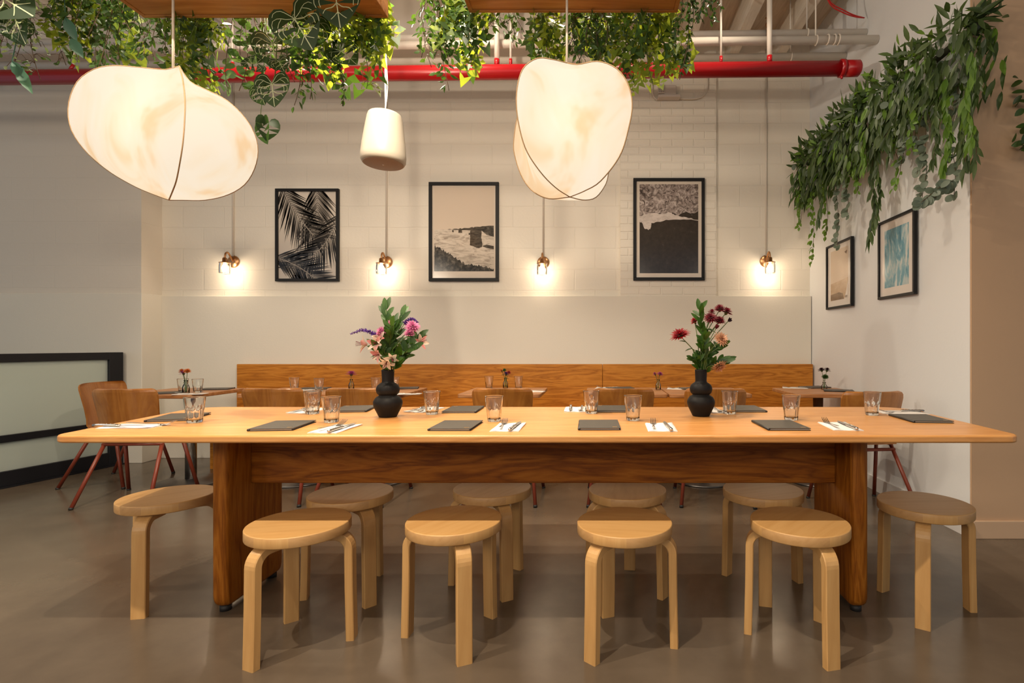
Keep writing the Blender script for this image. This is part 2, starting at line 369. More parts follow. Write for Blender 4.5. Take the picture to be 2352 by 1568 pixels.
mb = MB(); mb.bbox(-.075,.07,-.06,.03,-.035,.055,.006); mb.bbox(-.105,.11,-.07,.02,-.06,-.035,.008); obj('housing', mb, GREYBOX, t)
mb = MB(); mb.bbox(-.105,-.045,-.075,-.05,-.03,.055,.003)
for i in range(3):
    for j in range(4): mb.lathe([(.006,0),(.004,.004)], 8, 1, (-.092+.018*i,-.078,-.02+.018*j))
obj('lamp_head', mb, [GREYBOX, CHROME], t)
for q in ([(1510,230),(1502,222),(1498,205),(1498,170)], [(1555,226),(1590,227),(1612,222),(1624,205),(1624,165)]):
    mb = MB(); mb.tube([Vector((p-b0).to_tuple()) for p in cr([W(x,y,5.125) for x,y in q], 14)], .0085, 8); obj('conduit', mb, PIPEW, t)

# ================================================================ BANQUETTE
t = thing('banquette', 'long oak banquette bench with tall back panel below the sconces', 'bench', (-.6, 4.85, 0))
xl, xm, xr = -3.41-(-.6), WX(1384,5.06)+.6, 2.052+.6
zt = WZ(836, 5.07)
for a, b in ((xl, xm-.0015), (xm+.0015, xr)):
    mb = MB(); mb.bbox(a, b, .215, .26, .05, zt, .004); obj('back_panel', mb, BENCH, t)
mb = MB(); mb.bbox(xl, xr, -.22, .215, .40, .45, .006); obj('seat', mb, BENCH, t)
mb = MB(); mb.box(xl+.02, xr-.02, -.16, .21, 0, .40); obj('base', mb, BENCH, t)

# ================================================================ GLASS PARTITION (left)
ang = math.atan2(4.93-4.156, -4.36+4.53)
t = thing('glass_partition', 'low black framed partition with frosted panes against the left wall', 'partition', (-4.345, 4.885, 0), ang)
LN = 3.2
mb = MB()
for args in ((-.115,0,0,1.02),(-LN,-LN+.115,0,1.02)): mb.bbox(args[0], args[1], -.03, .03, args[2], args[3], .003)
mb.bbox(-LN+.115, -.115, -.03, .03, .955, 1.02, .003); mb.bbox(-LN+.115, -.115, -.03, .03, .345, .40, .003); mb.bbox(-LN+.115, -.115, -.03, .03, .012, .125, .003)
mb.box(-LN, 0, -.05, .05, 0, .012)
obj('frame', mb, BLACKP, t)
for z0, z1 in ((.125,.345),(.40,.955)):
    mb = MB(); mb.box(-LN+.115, -.115, -.006, .006, z0, z1); obj('pane', mb, FROST, t)

# ================================================================ LONG TABLE
t = thing('communal_table', 'long oak communal table with slab legs in the middle of the room', 'table', (-.22, 2.36, 0))
o = Vector((-.22, 2.36, 0))
def rounded(pts, rad, n=7):
    out = []
    for i, p in enumerate(pts):
        a, c = Vector(pts[i-1]), Vector(pts[(i+1) % len(pts)]); p = Vector(p); r = rad[i]
        e1, e2 = (a-p).normalized(), (c-p).normalized(); p1, p2 = p+e1*r, p+e2*r
        for k in range(n):
            u = k/(n-1); out.append(tuple((p1*(1-u)**2)+(p*2*u*(1-u))+(p2*u*u)))
    return out
yf, yb = 1.871, 2.729
P = [(WX(116,yf), yf), (WX(2350,yf), yf), (WX(2070,yb), yb), (WX(455,yb), yb)]
P = [(x-o.x, y-o.y) for x, y in P]
mb = MB(); mb.prism(rounded(P, (.05,.05,.16,.16)), .747, .774, 0, .006); obj('tabletop', mb, OAK, t)
def slab(x0, x1):
    mb = MB(); q = rounded([(-.2,0),(.2,0),(.2,.747),(-.2,.747)], (.06,.06,.002,.002), 6); rd = (x1-x0)/2
    rings = []
    for k in range(9):
        a = -PI/2+PI*k/8; ins = .020*(1-math.cos(a)); x = (x0+x1)/2+rd*math.sin(a)
        rings.append([(x, y*(1-ins/.2), .018+(z if z > .7 else max(z, ins))*(.729/.747)) for y, z in q])
    mb.loft(rings, 0, True); return mb
for x0, x1 in ((-1.56,-1.497),(1.035,1.103)):
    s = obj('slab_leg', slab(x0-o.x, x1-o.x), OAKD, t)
    for y in (-.155,.155):
        mb = MB(); mb.lathe([(.022,0),(.022,.022)], 12, 0, ((x0+x1)/2-o.x, y, 0)); obj('foot', mb, RUBBER, s)
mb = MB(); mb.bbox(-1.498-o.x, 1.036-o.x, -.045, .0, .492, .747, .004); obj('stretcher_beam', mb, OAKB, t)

# ================================================================ STOOLS
def stool_proto():
    mb = MB(); n = 72
    mb.lathe([(.171,.402),(.174,.4035),(.175,.406),(.175,.4365),(.1735,.4395),(.171,.44)], n)
    for i, f in enumerate(mb.f):
        if len(f) == 4:
            k = (i % n); zs = [mb.v[j][2] for j in f]
            if min(zs) > .404 and max(zs) < .438:
                a = (k/n*3) % 1.0; mb.m[i] = 1 if a < .30 else 2
    for i, f in enumerate(mb.f):
        if len(f) > 4: mb.s[i] = False
    seat = mb.mesh('seat', [BIRCH, BIRCHL, BIRCHD]); legs = []
    for k in range(3):
        mb = MB(); w = .0265; th = .029
        path = [(.06,.387)]+[(.125+.052*math.sin(a), .335+.052*math.cos(a)) for a in [j*PI/2/8 for j in range(9)]]+[(.1785,.2),(.183,.002)]
        rings = []
        for i, (r, z) in enumerate(path):
            a = Vector(path[max(0,i-1)]); b = Vector(path[min(len(path)-1,i+1)]); d = (b-a).normalized(); nn = Vector((-d.y, d.x))
            c = Vector((r, z)); p0, p1 = c+nn*th/2, c-nn*th/2
            e = .003; q0, q1 = p0-nn*e, p1+nn*e
            rings.append([(p0.x,-w+e,p0.y),(p0.x,w-e,p0.y),(q0.x,w,q0.y),(q1.x,w,q1.y),(p1.x,w-e,p1.y),(p1.x,-w+e,p1.y),(q1.x,-w,q1.y),(q0.x,-w,q0.y)])
        for rr in (rings[-1],):
            rings[-1] = [(x, y, 0) for x, y, z in rr]
        mb.loft(rings, 0, False); mb.xf(Matrix.Rotation(k*2*PI/3, 4, 'Z')); legs.append(mb.mesh('leg', BIRCHL))
    return [('seat', seat)]+[('leg', m) for m in legs]
STOOL = stool_proto()
for x, y, a, lab in ((-1.86,2.32,40,'birch stool at the left end of the long table, streaked by light'),
    (-1.094,1.97,8,'leftmost birch stool of the near row, half in table shade'),
    (-.531,2.0,55,'near-row birch stool, second from the left slab leg'),
    (.104,1.979,-11,'near-row birch stool, third along, squarest to the front'),
    (.753,1.985,43,'rightmost birch stool of the near row, beside the right slab leg'),
    (1.357,2.213,-3,'birch stool at the right end of the long table by the wall'),
    (-1.083,2.36,77,'far-side birch stool just right of the left slab leg'),
    (-.476,2.447,60,'far-side birch stool behind the near stool second from left'),
    (.14,2.42,83,'far-side birch stool overlapped by the third near stool'),
    (.752,2.418,16,'far-side birch stool just left of the right slab leg')):
    place(STOOL, 'stool', lab, 'stool', (x, y, 0), math.radians(a), 'birch stools around the long table')

# ================================================================ CHAIRS
def chair_proto():
    def strip(prof, wid, curve, th=.011, nx=13):
        top, bot = [], []
        for i, (y, z) in enumerate(prof):
            a = Vector(prof[max(0,i-1)]); b = Vector(prof[min(len(prof)-1,i+1)]); d = (b-a).normalized(); nn = Vector((-d.y, d.x))
            rt, rb = [], []
            for j in range(nx):
                u = -1+2*j/(nx-1); x = u*wid[i]/2; cv = curve[i]*u*u
                rt.append((x, y+nn.x*th/2+cv, z+nn.y*th/2)); rb.append((x, y-nn.x*th/2+cv, z-nn.y*th/2))
            top.append(rt); bot.append(rb)
        mb = MB(); mb.loft([t+b[::-1] for t, b in zip(top, bot)], 0, False)
        for i, f in enumerate(mb.f): mb.s[i] = False
        return mb
    sp = [(.215,.437),(.205,.452),(.16,.458),(.05,.452),(-.08,.442),(-.13,.442)]
    seat = strip(sp, [.36,.40,.42,.42,.40,.38], [0,0,0,0,.005,.01]).mesh('seat', PLY)
    bp = [(-.115,.445),(-.15,.47),(-.165,.52),(-.180,.60),(-.20,.70),(-.210,.745),(-.216,.768),(-.219,.783),(-.220,.790)]
    back = strip(bp, [.36,.36,.375,.40,.418,.424,.415,.392,.350], [.015,.03,.05,.06,.06,.06,.06,.06,.06], .011, 17).mesh('backrest', PLY)
    legs = []
    for sx in (-1, 1):
        for (p0, p1) in (((sx*.185,-.06,.435),(sx*.243,-.28,.0)), ((sx*.195,.10,.435),(sx*.25,.21,.0))):
            a, b = Vector(p0), Vector(p1); mb = MB(); mb.tube([a, b+(a-b)*.03], .0125, 10)
            ft = MB(); ft.tube([b+(a-b)*.03, b], .0135, 10); legs.append(('leg', mb.mesh('leg', RUST), [('rubber_foot', ft.mesh('rubber_foot', RUBBER))]))
    mb = MB()
    for y in (-.085,.12): mb.tube([(-.20,y,.395 if y < 0 else .40),(.20,y,.395 if y < 0 else .40)], .011, 10)
    for sx in (-1,1): mb.tube([(sx*.17,-.10,.43),(sx*.17,.15,.435)], .010, 8)
    return [('seat', seat), ('backrest', back)]+legs+[('seat_frame', mb.mesh('seat_frame', RUST))]
CHAIR = chair_proto()
for x, y, a, lab in ((-3.245,3.82,4,'plywood chair nearest the glass partition, back to the long table'),
    (-3.79,4.28,-88,'plywood chair turned sideways between partition and left square table'),
    (-2.25,3.86,2,'plywood chair behind the long table, left of the two overlapping tumblers'),
    (-1.665,3.86,-3,'plywood chair behind the vase with pink flowers'),
    (-.652,3.86,0,'plywood chair alone at the middle square table'),
    (.192,3.86,-1,'plywood chair left of the vase with red flowers'),
    (.83,3.84,-4,'plywood chair half hidden behind the vase with red flowers'),
    (1.775,3.62,6,'plywood chair beside the white right wall')):
    place(CHAIR, 'plywood_chair', lab, 'chair', (x, y, 0), math.radians(a), 'plywood chairs at the small tables')

# ================================================================ SMALL TABLES
def small_table(x0, x1, y0, y1, lab, cx=None):
    cx = (x0+x1)/2 if cx is None else cx; cy = (y0+y1)/2
    t = thing('bistro_table', lab, 'table', (cx, cy, 0), 0, 'square bistro tables along the bench')
    mb = MB(); mb.prism(rounded([(x0-cx,y0-cy),(x1-cx,y0-cy),(x1-cx,y1-cy),(x0-cx,y1-cy)], (.025,)*4, 5), SZ-.028, SZ, 0, .004); obj('tabletop', mb, STABLE, t)
    mb = MB(); mb.lathe([(.039,.02),(.039,SZ-.028)], 24); obj('column', mb, CHROME, t)
    mb = MB(); mb.lathe([(.235,0),(.235,.008),(.225,.014),(.06,.022),(.04,.03)], 40); obj('base_plate', mb, BASEM, t)
small_table(-3.60,-2.985,3.93,4.56,'square table at the far left with orange posy', -3.22)
small_table(-2.69,-2.075,3.99,4.60,'square table left half of the joined pair behind pink bouquet')
small_table(-2.065,-1.45,3.99,4.60,'square table right half of the joined pair behind pink bouquet')
small_table(-1.04,-.42,3.99,4.60,'lone middle square table with two tumblers and a posy')
small_table(-.08,.535,3.99,4.60,'square table left half of the joined pair behind red bouquet')
small_table(.545,1.165,3.99,4.60,'square table right half of the joined pair behind red bouquet')
small_table(1.50,2.052,3.99,4.58,'square table against the right wall with a dark posy')

# ================================================================ TABLEWARE
def tumbler(h=.112, r0=.0295, r1=.0410, nf=9):
    mb = MB(); n = nf*6; rings = []
    def ring(r, z, fl):
        o = []
        for k in range(n):
            a = 2*PI*k/n; u = (k % 6)/6-.5; o.append((r*(1-fl*(1-(2*abs(u))**2)*.5)*math.cos(a), r*(1-fl*(1-(2*abs(u))**2)*.5)*math.sin(a), z))
        return o
    for z, fl in ((0,.05),(.004,.16),(.03,.19),(.052,.17),(.060,.09),(.066,0),(.09,0),(h-.0015,0),(h,0)): rings.append(ring(r0*(.93 if z == 0 else 1)+(r1-r0)*z/h, z, fl))
    rings.append(ring(r1-.0004, h+.0006, 0)); rings.append(ring(r1-.0014, h+.0006, 0))
    for z in (h,h-.002,.07,.05,.02,.012): rings.append(ring(r0+(r1-r0)*z/h-(.0022 if z > .06 else .004), z, 0))
    mb.loft(rings, 0, True); return mb.xf(Matrix.Scale(.93, 4)).mesh('tumbler', GLASS)
TUMB = tumbler()
for px, py, lab in ((447,970,'clear faceted tumbler on the black menu at the table left end'),
    (718,950,'rear one of the two overlapping tumblers left of pink bouquet'),
    (761,969,'front one of the two overlapping tumblers left of pink bouquet'),
    (992,951,'clear tumbler on the long table right of the pink bouquet vase'),
    (1135,967,'clear tumbler before the lone middle chair back'),
    (1358,949,'clear tumbler at the left edge of a chair back, left of red bouquet'),
    (1454,965,'clear tumbler between the grey menu and the red bouquet vase'),
    (1676,950,'clear tumbler immediately right of the red bouquet vase'),
    (1817,964,'clear tumbler behind the spine-left menu right of red bouquet'),
    (2003,953,'clear tumbler at the right end of the long table')):
    p = PL(px, py, TZ); place(TUMB, 'tumbler', lab, 'drinking glass', p, R.random()*6, 'tumblers on the long table')
for px, py, lab in ((420,900,'left small tumbler by the orange posy at far left'),(454,901,'right small tumbler by the orange posy at far left'),
    (676,896,'small tumbler farthest left on the joined back tables'),(733,899,'small tumbler left of the pink posy on the back tables'),
    (863,897,'small tumbler right of the pink posy behind the vase'),(907,895,'small tumbler peeking out right of the tall black vase'),
    (1123,892,'small tumbler left of the posy on the lone middle table'),(1191,892,'small tumbler right of the posy on the lone middle table')):
    p = PL(px, py, SZ); place(TUMB, 'tumbler', lab, 'drinking glass', p, R.random()*6, 'tumblers on the back tables')

def menu_proto(w=.155, d=.218):      # spine along local x=-w/2
    c = MB(); e = .003
    c.bbox(-w/2, w/2, -d/2, d/2, .0065, .0095, .0012); c.bbox(-w/2, w/2, -d/2, d/2, 0, .003, .0012)
    c.tube([(-w/2,-d/2,.00475),(-w/2,d/2,.00475)], .0047, 10)
    for i in range(len(c.f)):
        zs = [c.v[j][2] for j in c.f[i]]
        if min(zs) < .009: c.m[i] = 1
    p = MB(); p.box(-w/2+.004, w/2-.006, -d/2+.004, d/2-.004, .003, .0065)
    g = MB(); g.box(w/2-.030, w/2-.012, -d/2+.016, -d/2+.030, .0095, .0098)
    return [('cover', c.mesh('cover', [MENU, MENUE])), ('pages', p.mesh('pages', PAPER)), ('emblem', g.mesh('emblem', GOLD))]
MENUP = menu_proto()
def put_menu(quad, lab, zt, flip=False, sc=1.0, group='menus on the long table'):
    bl, tl, tr, br = [PL(x, y, zt) for x, y in quad]
    c = (bl+tl+tr+br)/4; d = ((tl-bl)+(tr-br)); a = math.atan2(d.y, d.x)-PI/2+(PI if flip else 0)
    return place(MENUP, 'menu', lab, 'menu', c, a, group)
for q, lab, fl in ((((317,968),(380,952.5),(500,952),(450,968)), 'black menu under the leftmost tumbler on the long table', 0),
    (((561,993),(649,966),(731,968),(659,994)), 'black menu nearest the left slab leg on the near side', 0),
    (((775,948),(800,934),(862,933),(818,949)), 'black menu half behind the vase with pink flowers', 1),
    (((980,992),(1029,966),(1111,969),(1076,993)), 'grey menu with gold mark, left of the middle near fork', 0),
    (((1013,950),(1042,936),(1112,933),(1087,950.5)), 'slightly open grey menu on the far side before middle chair', 1),
    (((1330,992),(1332,965),(1418,966),(1427,992)), 'square-on grey menu with gold mark, left of red bouquet', 0),
    (((1368,949),(1374,933),(1434,933),(1440,949)), 'grey menu between two tumblers on the far side of table', 1),
    (((1690,949),(1664,934),(1725,932),(1761,948)), 'grey menu on the far side right of the red bouquet', 1),
    (((1775,992),(1726,966),(1806,967),(1868,992)), 'glossy grey menu with thick spine, near side right of bouquet', 0),
    (((2074,970),(2030,956.5),(2148,956),(2206,970)), 'black menu at the right end of the long table', 0)):
    put_menu(q, lab, TZ, fl)
def small_menu(px, py, a, lab):
    p = PL(px, py, SZ); place(MENUP, 'menu', lab, 'menu', p, math.radians(a), 'menus on the back tables')
for px, py, a, lab in ((385,903,-60,'menu at the left edge of the far left square table'),(497,894,-75,'menu at the right edge of the far left square table'),
    (690,902,80,'menu beside the left chair back on the joined tables'),(722,893,-80,'menu behind the small tumblers left of the pink posy'),
    (930,892,-75,'menu right of the tall vase on the back table'),(1424,892,-80,'menu on the back table left of the magenta posy'),
    (1592,893,-80,'menu behind the red bouquet vase on a back table'),(1872,890,-70,'menu left of the dark posy by the right wall'),
    (1926,898,70,'menu right of the dark posy by the right wall')):
    small_menu(px, py, a, lab)

def napkin_mesh(w=.107, d=.20):
    mb = MB(); nx, ny = 6, 9; g = []
    for lay, (z, k) in enumerate(((.0012,1.0),(.0030,.985))):
        vs = [((-.5+i/nx)*w*k+(.002 if lay else 0), (-.5+j/ny)*d*k, z+.0012*math.sin(i*1.7+j*.9)*(.3 if lay == 0 else 1)+(.004*((i/nx)**4)*(j/ny)**3 if lay else 0)) for i in range(nx+1) for j in range(ny+1)]
        vs2 = [(x, y, max(.0002, z-.0012)) for x, y, z in vs]
        fs = [(i*(ny+1)+j, (i+1)*(ny+1)+j, (i+1)*(ny+1)+j+1, i*(ny+1)+j+1) for i in range(nx) for j in range(ny)]
        mb.add(vs, fs, 0, True); mb.add(vs2, [f[::-1] for f in fs], 0, True)
        m = len(vs); rim = [i*(ny+1) for i in range(nx+1)]+[nx*(ny+1)+j for j in range(1,ny+1)]+[i*(ny+1)+ny for i in range(nx-1,-1,-1)]+[j for j in range(ny-1,0,-1)]
        o = len(mb.v)-2*m
        for a, b in zip(rim, rim[1:]+rim[:1]): mb.f.append((o+b, o+a, o+m+a, o+m+b)); mb.m.append(0); mb.s.append(False)
    return mb.mesh('napkin', NAPKIN)
def fork_mesh():                      # tines toward +y
    mb = MB()
    prof = [(-.098,.0050,.0105,.0022),(-.092,.0062,.0105,.0024),(-.05,.0042,.0085,.0022),(0,.0030,.0055,.0022),(.03,.0030,.0055,.0018),(.040,.0075,.0035,.0016),(.050,.0118,.0022,.0014),(.060,.0122,.0022,.0013)]
    rings = []
    for y, w, z, t in prof: rings.append([(-w,y,z),(-w*.5,y,z+t*.5),(w*.5,y,z+t*.5),(w,y,z),(w*.5,y,z-t*.5),(-w*.5,y,z-t*.5)])
    mb.loft(rings, 0, True)
    for k in range(4):
        x = -.0099+k*.0066; rings = []
        for y, z, w in ((.058,.0022,.0021),(.075,.006,.0017),(.09,.0115,.0014),(.104,.0175,.0007)):
            rings.append([(x-w,y,z-.0006),(x+w,y,z-.0006),(x+w,y,z+.0007),(x-w,y,z+.0007)])
        mb.loft(rings, 0, False)
    return mb.xf(Matrix.Scale(.94, 4)).mesh('fork', STEEL)
def knife_proto():
    h = MB(); rings = []
    for y, w, t in ((-.110,.0052,.004),(-.106,.0078,.0055),(-.09,.0080,.006),(-.05,.0066,.0052),(-.012,.0072,.0055),(.0,.0062,.0045),(.004,.004,.002)):
        rings.append([(w*math.cos(a), y, .0068+t*math.sin(a)) for a in [2*PI*k/10 for k in range(10)]])
    h.loft(rings, 0, True)
    for i in range(5): h.lathe([(.0022,0),(.0012,.0016)], 8, 0, (0,-.088+.017*i,.0120))
    b = MB(); b.loft([[(-.006,.002,.0064),(.007,.002,.0064),(.007,.002,.0072),(-.006,.002,.0072)],[(-.007,.03,.0064),(.0085,.03,.0064),(.0085,.03,.0070),(-.007,.03,.0070)],
        [(-.007,.085,.0064),(.008,.085,.0064),(.008,.085,.0070),(-.007,.085,.0070)],[(.002,.112,.0064),(.005,.112,.0064),(.005,.112,.0068),(.002,.112,.0068)]], 0, False)
    h.xf(Matrix.Scale(.94, 4)); b.xf(Matrix.Scale(.94, 4))
    return [('handle', h.mesh('handle', STEEL)), ('blade', b.mesh('blade', STEEL))]
NAP, FORK, KNIFE = napkin_mesh(), fork_mesh(), knife_proto()
SETS = [  # napkin centre px, direction of fork, fork px (centre), knife px, where
    ((308,979.5), 'x', (347,973), (312,976.5), 'at the left end of the long table'),
    ((772,985), None, (762,979.5), (793,981), 'right of the leftmost near-side menu'),
    ((708,943.5), None, (694,944.5), (728,943), 'behind the two overlapping tumblers on the far side'),
    ((976,941.5), None, (968,942.5), (1002,940.5), 'far side, just right of the black vase'),
    ((1168,981.5), None, (1153,979), (1186,982), 'near side, about midway between the two black vases'),
    ((1323,940.5), None, (1341,941.5), (1318,940), 'far side, about midway between the two black vases'),
    ((1517,981.5), None, (1504,978), (1526,980), 'near side, just left of the red bouquet vase'),
    ((1632,943), None, (1644,944.5), (1616,942), 'tucked behind the red bouquet vase'),
    ((1928,979.5), None, (1909,975.5), (1937,977.5), 'near side, rightmost of the long table'),
    ((2072,948.5), 'x', (2062,949.3), (2078,945), 'at the right end of the long table')]
DIR = [0, (723,992,812,966), (720,939,685,948), (1010,936,968,945), (1139,991,1166,968), (1328,935,1326,947), (1512,992,1499,966), (1622,937,1646,947), (1938,988,1890,966), 0]
for (np_, md, fp, kp, wh), dd, i in zip(SETS, DIR, range(10)):
    c = PL(*np_, TZ)
    if md == 'x': a = -PI/2 if i == 0 else PI/2
    else:
        p, q = PL(dd[0], dd[1], TZ), PL(dd[2], dd[3], TZ); v = q-p; a = math.atan2(v.y, v.x)-PI/2
    place(NAP, 'napkin', 'folded white napkin '+wh, 'napkin', c, a, 'napkins on the long table')
    f = PL(*fp, TZ); k = PL(*kp, TZ)
    u = Vector((math.cos(a), math.sin(a), 0)); v = Vector((-math.sin(a), math.cos(a), 0))
    if md != 'x':                       # keep cutlery beside each other on the napkin
        f = c-u*.026+v*.02; k = c+u*.026-v*.002
    else:
        f = c-u*.022+v*.045 if i == 0 else c+u*-.022+v*.02; k = c+u*.024-v*(.035 if i == 0 else .01)
    jig = (R.random()-.5)*.18
    place(FORK, 'fork', 'steel fork on the napkin '+wh, 'fork', f+Vector((0,0,.0036)), a+jig, 'forks on the long table')
    place(KNIFE, 'table_knife', 'ornate-handled steel knife on the napkin '+wh, 'knife', k+Vector((0,0,.0030)), a-jig*.7, 'knives on the long table')
for px, py, a, lab in ((437,905,-80,'white napkin on the far left square table by the posy'),(690,896,-80,'white napkin behind the left chair on the joined tables'),
    (935,905,-85,'white napkin at the right corner of the joined tables'),(1222,899,85,'white napkin at the right edge of the lone middle table'),
    (1395,891.5,80,'white napkin behind a chair left of the magenta posy'),(1560,893,80,'white napkin right of the magenta posy'),
    (1826,891,75,'white napkin on the table against the right wall')):
    p = PL(px, py, SZ); place(NAP, 'napkin', lab, 'napkin', p, math.radians(a), 'napkins on the back tables')
    q = Vector((math.cos(math.radians(a)), math.sin(math.radians(a)), 0))
    place(FORK, 'fork', lab.replace('white napkin', 'fork on the napkin'), 'fork', p+q*.02+Vector((0,0,.0036)), math.radians(a), 'forks on the back tables')

# ================================================================ VASES AND FLOWERS
def vase_mesh():
    mb = MB()
    pr = [(.036,0),(.040,.002),(.050,.022),(.0615,.046),(.0655,.062),(.0645,.076),(.055,.092),(.042,.1005),(.040,.1035),(.048,.111),(.0525,.124),(.0525,.136),(.047,.149),(.036,.158),(.0285,.163),(.0272,.168),(.0275,.185),(.0288,.217),(.0295,.221),(.0270,.2225),(.0245,.219),(.024,.17)]
    P2 = cr([(r, 0, z) for r, z in pr], 70); mb.lathe([(p.x*.93, p.z*.93) for p in P2], 40); return mb.mesh('vase', VASE)
VM = vase_mesh()
v1, v2 = PL(891,957,TZ), PL(1610,955,TZ)
place(VM, 'vase', 'black double-bulb vase holding the pink and purple bouquet', 'vase', v1)
place(VM, 'vase', 'black double-bulb vase holding the dark red bouquet', 'vase', v2)

def leaf(mb, p, d, nrm, ln, w, mi=0, shape='lance', droop=.25, fold=.25):
    d = d.normalized(); n = (nrm-d*nrm.dot(d))
    n = n.normalized() if n.length > 1e-4 else d.orthogonal().normalized()
    u = d.cross(n).normalized()
    T = {'lance': ((0,.04),(.2,.7),(.45,1),(.7,.72),(.9,.25)), 'oval': ((0,.05),(.15,.7),(.4,1),(.65,.95),(.88,.5)), 'round': ((0,.1),(.12,.7),(.4,1.0),(.7,.95),(.92,.5)),
         'long': ((0,.1),(.25,.9),(.5,1),(.75,.6),(.92,.2))}[shape]
    vs, fs = [], []
    def pt(t, s):
        c = p+d*(ln*t*(1-.15*droop*t))-n*(droop*ln*t*t*.8)
        return c+u*(s*w/2)+n*(abs(s)*w*fold*.5)
    for t, k in T: vs += [pt(t,-k), pt(t,0), pt(t,k)]
    tip = pt(1.0, 0)
    m = len(T); vs.append(tip)
    for i in range(m-1):
        a = i*3; fs += [(a,a+1,a+4,a+3),(a+1,a+2,a+5,a+4)]
    a = (m-1)*3; fs += [(a,a+1,3*m),(a+1,a+2,3*m)]
    mb.add(vs, fs, mi, True)
def rdir(z0=-1, z1=1):
    a = R.random()*2*PI; z = R.uniform(z0, z1); r = math.sqrt(max(0, 1-z*z)); return Vector((r*math.cos(a), r*math.sin(a), z))
def polyleaf(mb, p, d, nrm, size, outline, mi=0, droop=.3, cup=.1):
    d = d.normalized(); n = nrm-d*nrm.dot(d); n = n.normalized() if n.length > 1e-4 else d.orthogonal().normalized(); u = d.cross(n).normalized()
    def pt(x, y, h=0): return p+u*(x*size)+d*(y*size)-n*(droop*size*max(0,y)**2*.6)+n*(cup*size*abs(x)+h)
    ys = [.0,.3,.6]
    vs = [pt(x, y) for x, y in outline]; k = len(vs)
    mid = [pt(0, y) for y in ys]; vs += mid
    fs = []
    for i in range(k):
        j = (i+1) % k; ym = (outline[i][1]+outline[j][1])/2; c = k+min(range(3), key=lambda q: abs(ys[q]-ym)); fs.append((i, j, c))
    h = k//2
    mb.add(vs, fs, mi, True); return pt
_h = [(0,0),(.05,-.16),(.16,-.40),(.34,-.50),(.52,-.42),(.64,-.18),(.65,.10),(.56,.38),(.38,.64),(.17,.87)]
HEART = _h+[(0,1.0)]+[(-x,y) for x,y in _h[:0:-1]]
IVY = [(0,0),(.16,-.14),(.42,-.12),(.34,.10),(.55,.34),(.26,.42),(.20,.62),(0,1.0),(-.20,.62),(-.26,.42),(-.55,.34),(-.34,.10),(-.42,-.12),(-.16,-.14)]
_v = [[(0,.02),(.18,.12),(.40,.12),(.55,.22),(.50,.42)],[(0,.02),(.18,-.06),(.36,-.20),(.54,-.18),(.60,.0)],[(0,.02),(.09,-.16),(.22,-.36),(.38,-.40),(.48,-.30)],
      [(0,.30),(.12,.42),(.28,.46),(.36,.58)],[(0,.55),(.10,.66),(.19,.74)],[(.36,.12),(.42,.24),(.40,.40)],[(.30,-.14),(.40,-.06),(.48,.05)]]
VEINS = [[(0,0),(0,.5),(0,.97)]]+_v+[[(-x,y) for x,y in q] for q in _v]
def heartleaf(mb, vb, p, d, nrm, size, droop=.25):
    pt = polyleaf(mb, p, d, nrm, size, HEART, 0, droop, .03)
    for q in VEINS:
        Q = cr([(x, y, 0) for x, y in q], 8)
        for h in (.0035, -.0035):
            for a, b in zip(Q, Q[1:]):
                t = (b-a); s = Vector((-t.y, t.x, 0)).normalized()*(.012 if q is VEINS[0] else .0085)
                vb.add([pt(a.x-s.x,a.y-s.y,h*size*2), pt(a.x+s.x,a.y+s.y,h*size*2), pt(b.x+s.x,b.y+s.y,h*size*2), pt(b.x-s.x,b.y-s.y,h*size*2)], [(0,1,2,3)], 0, True)

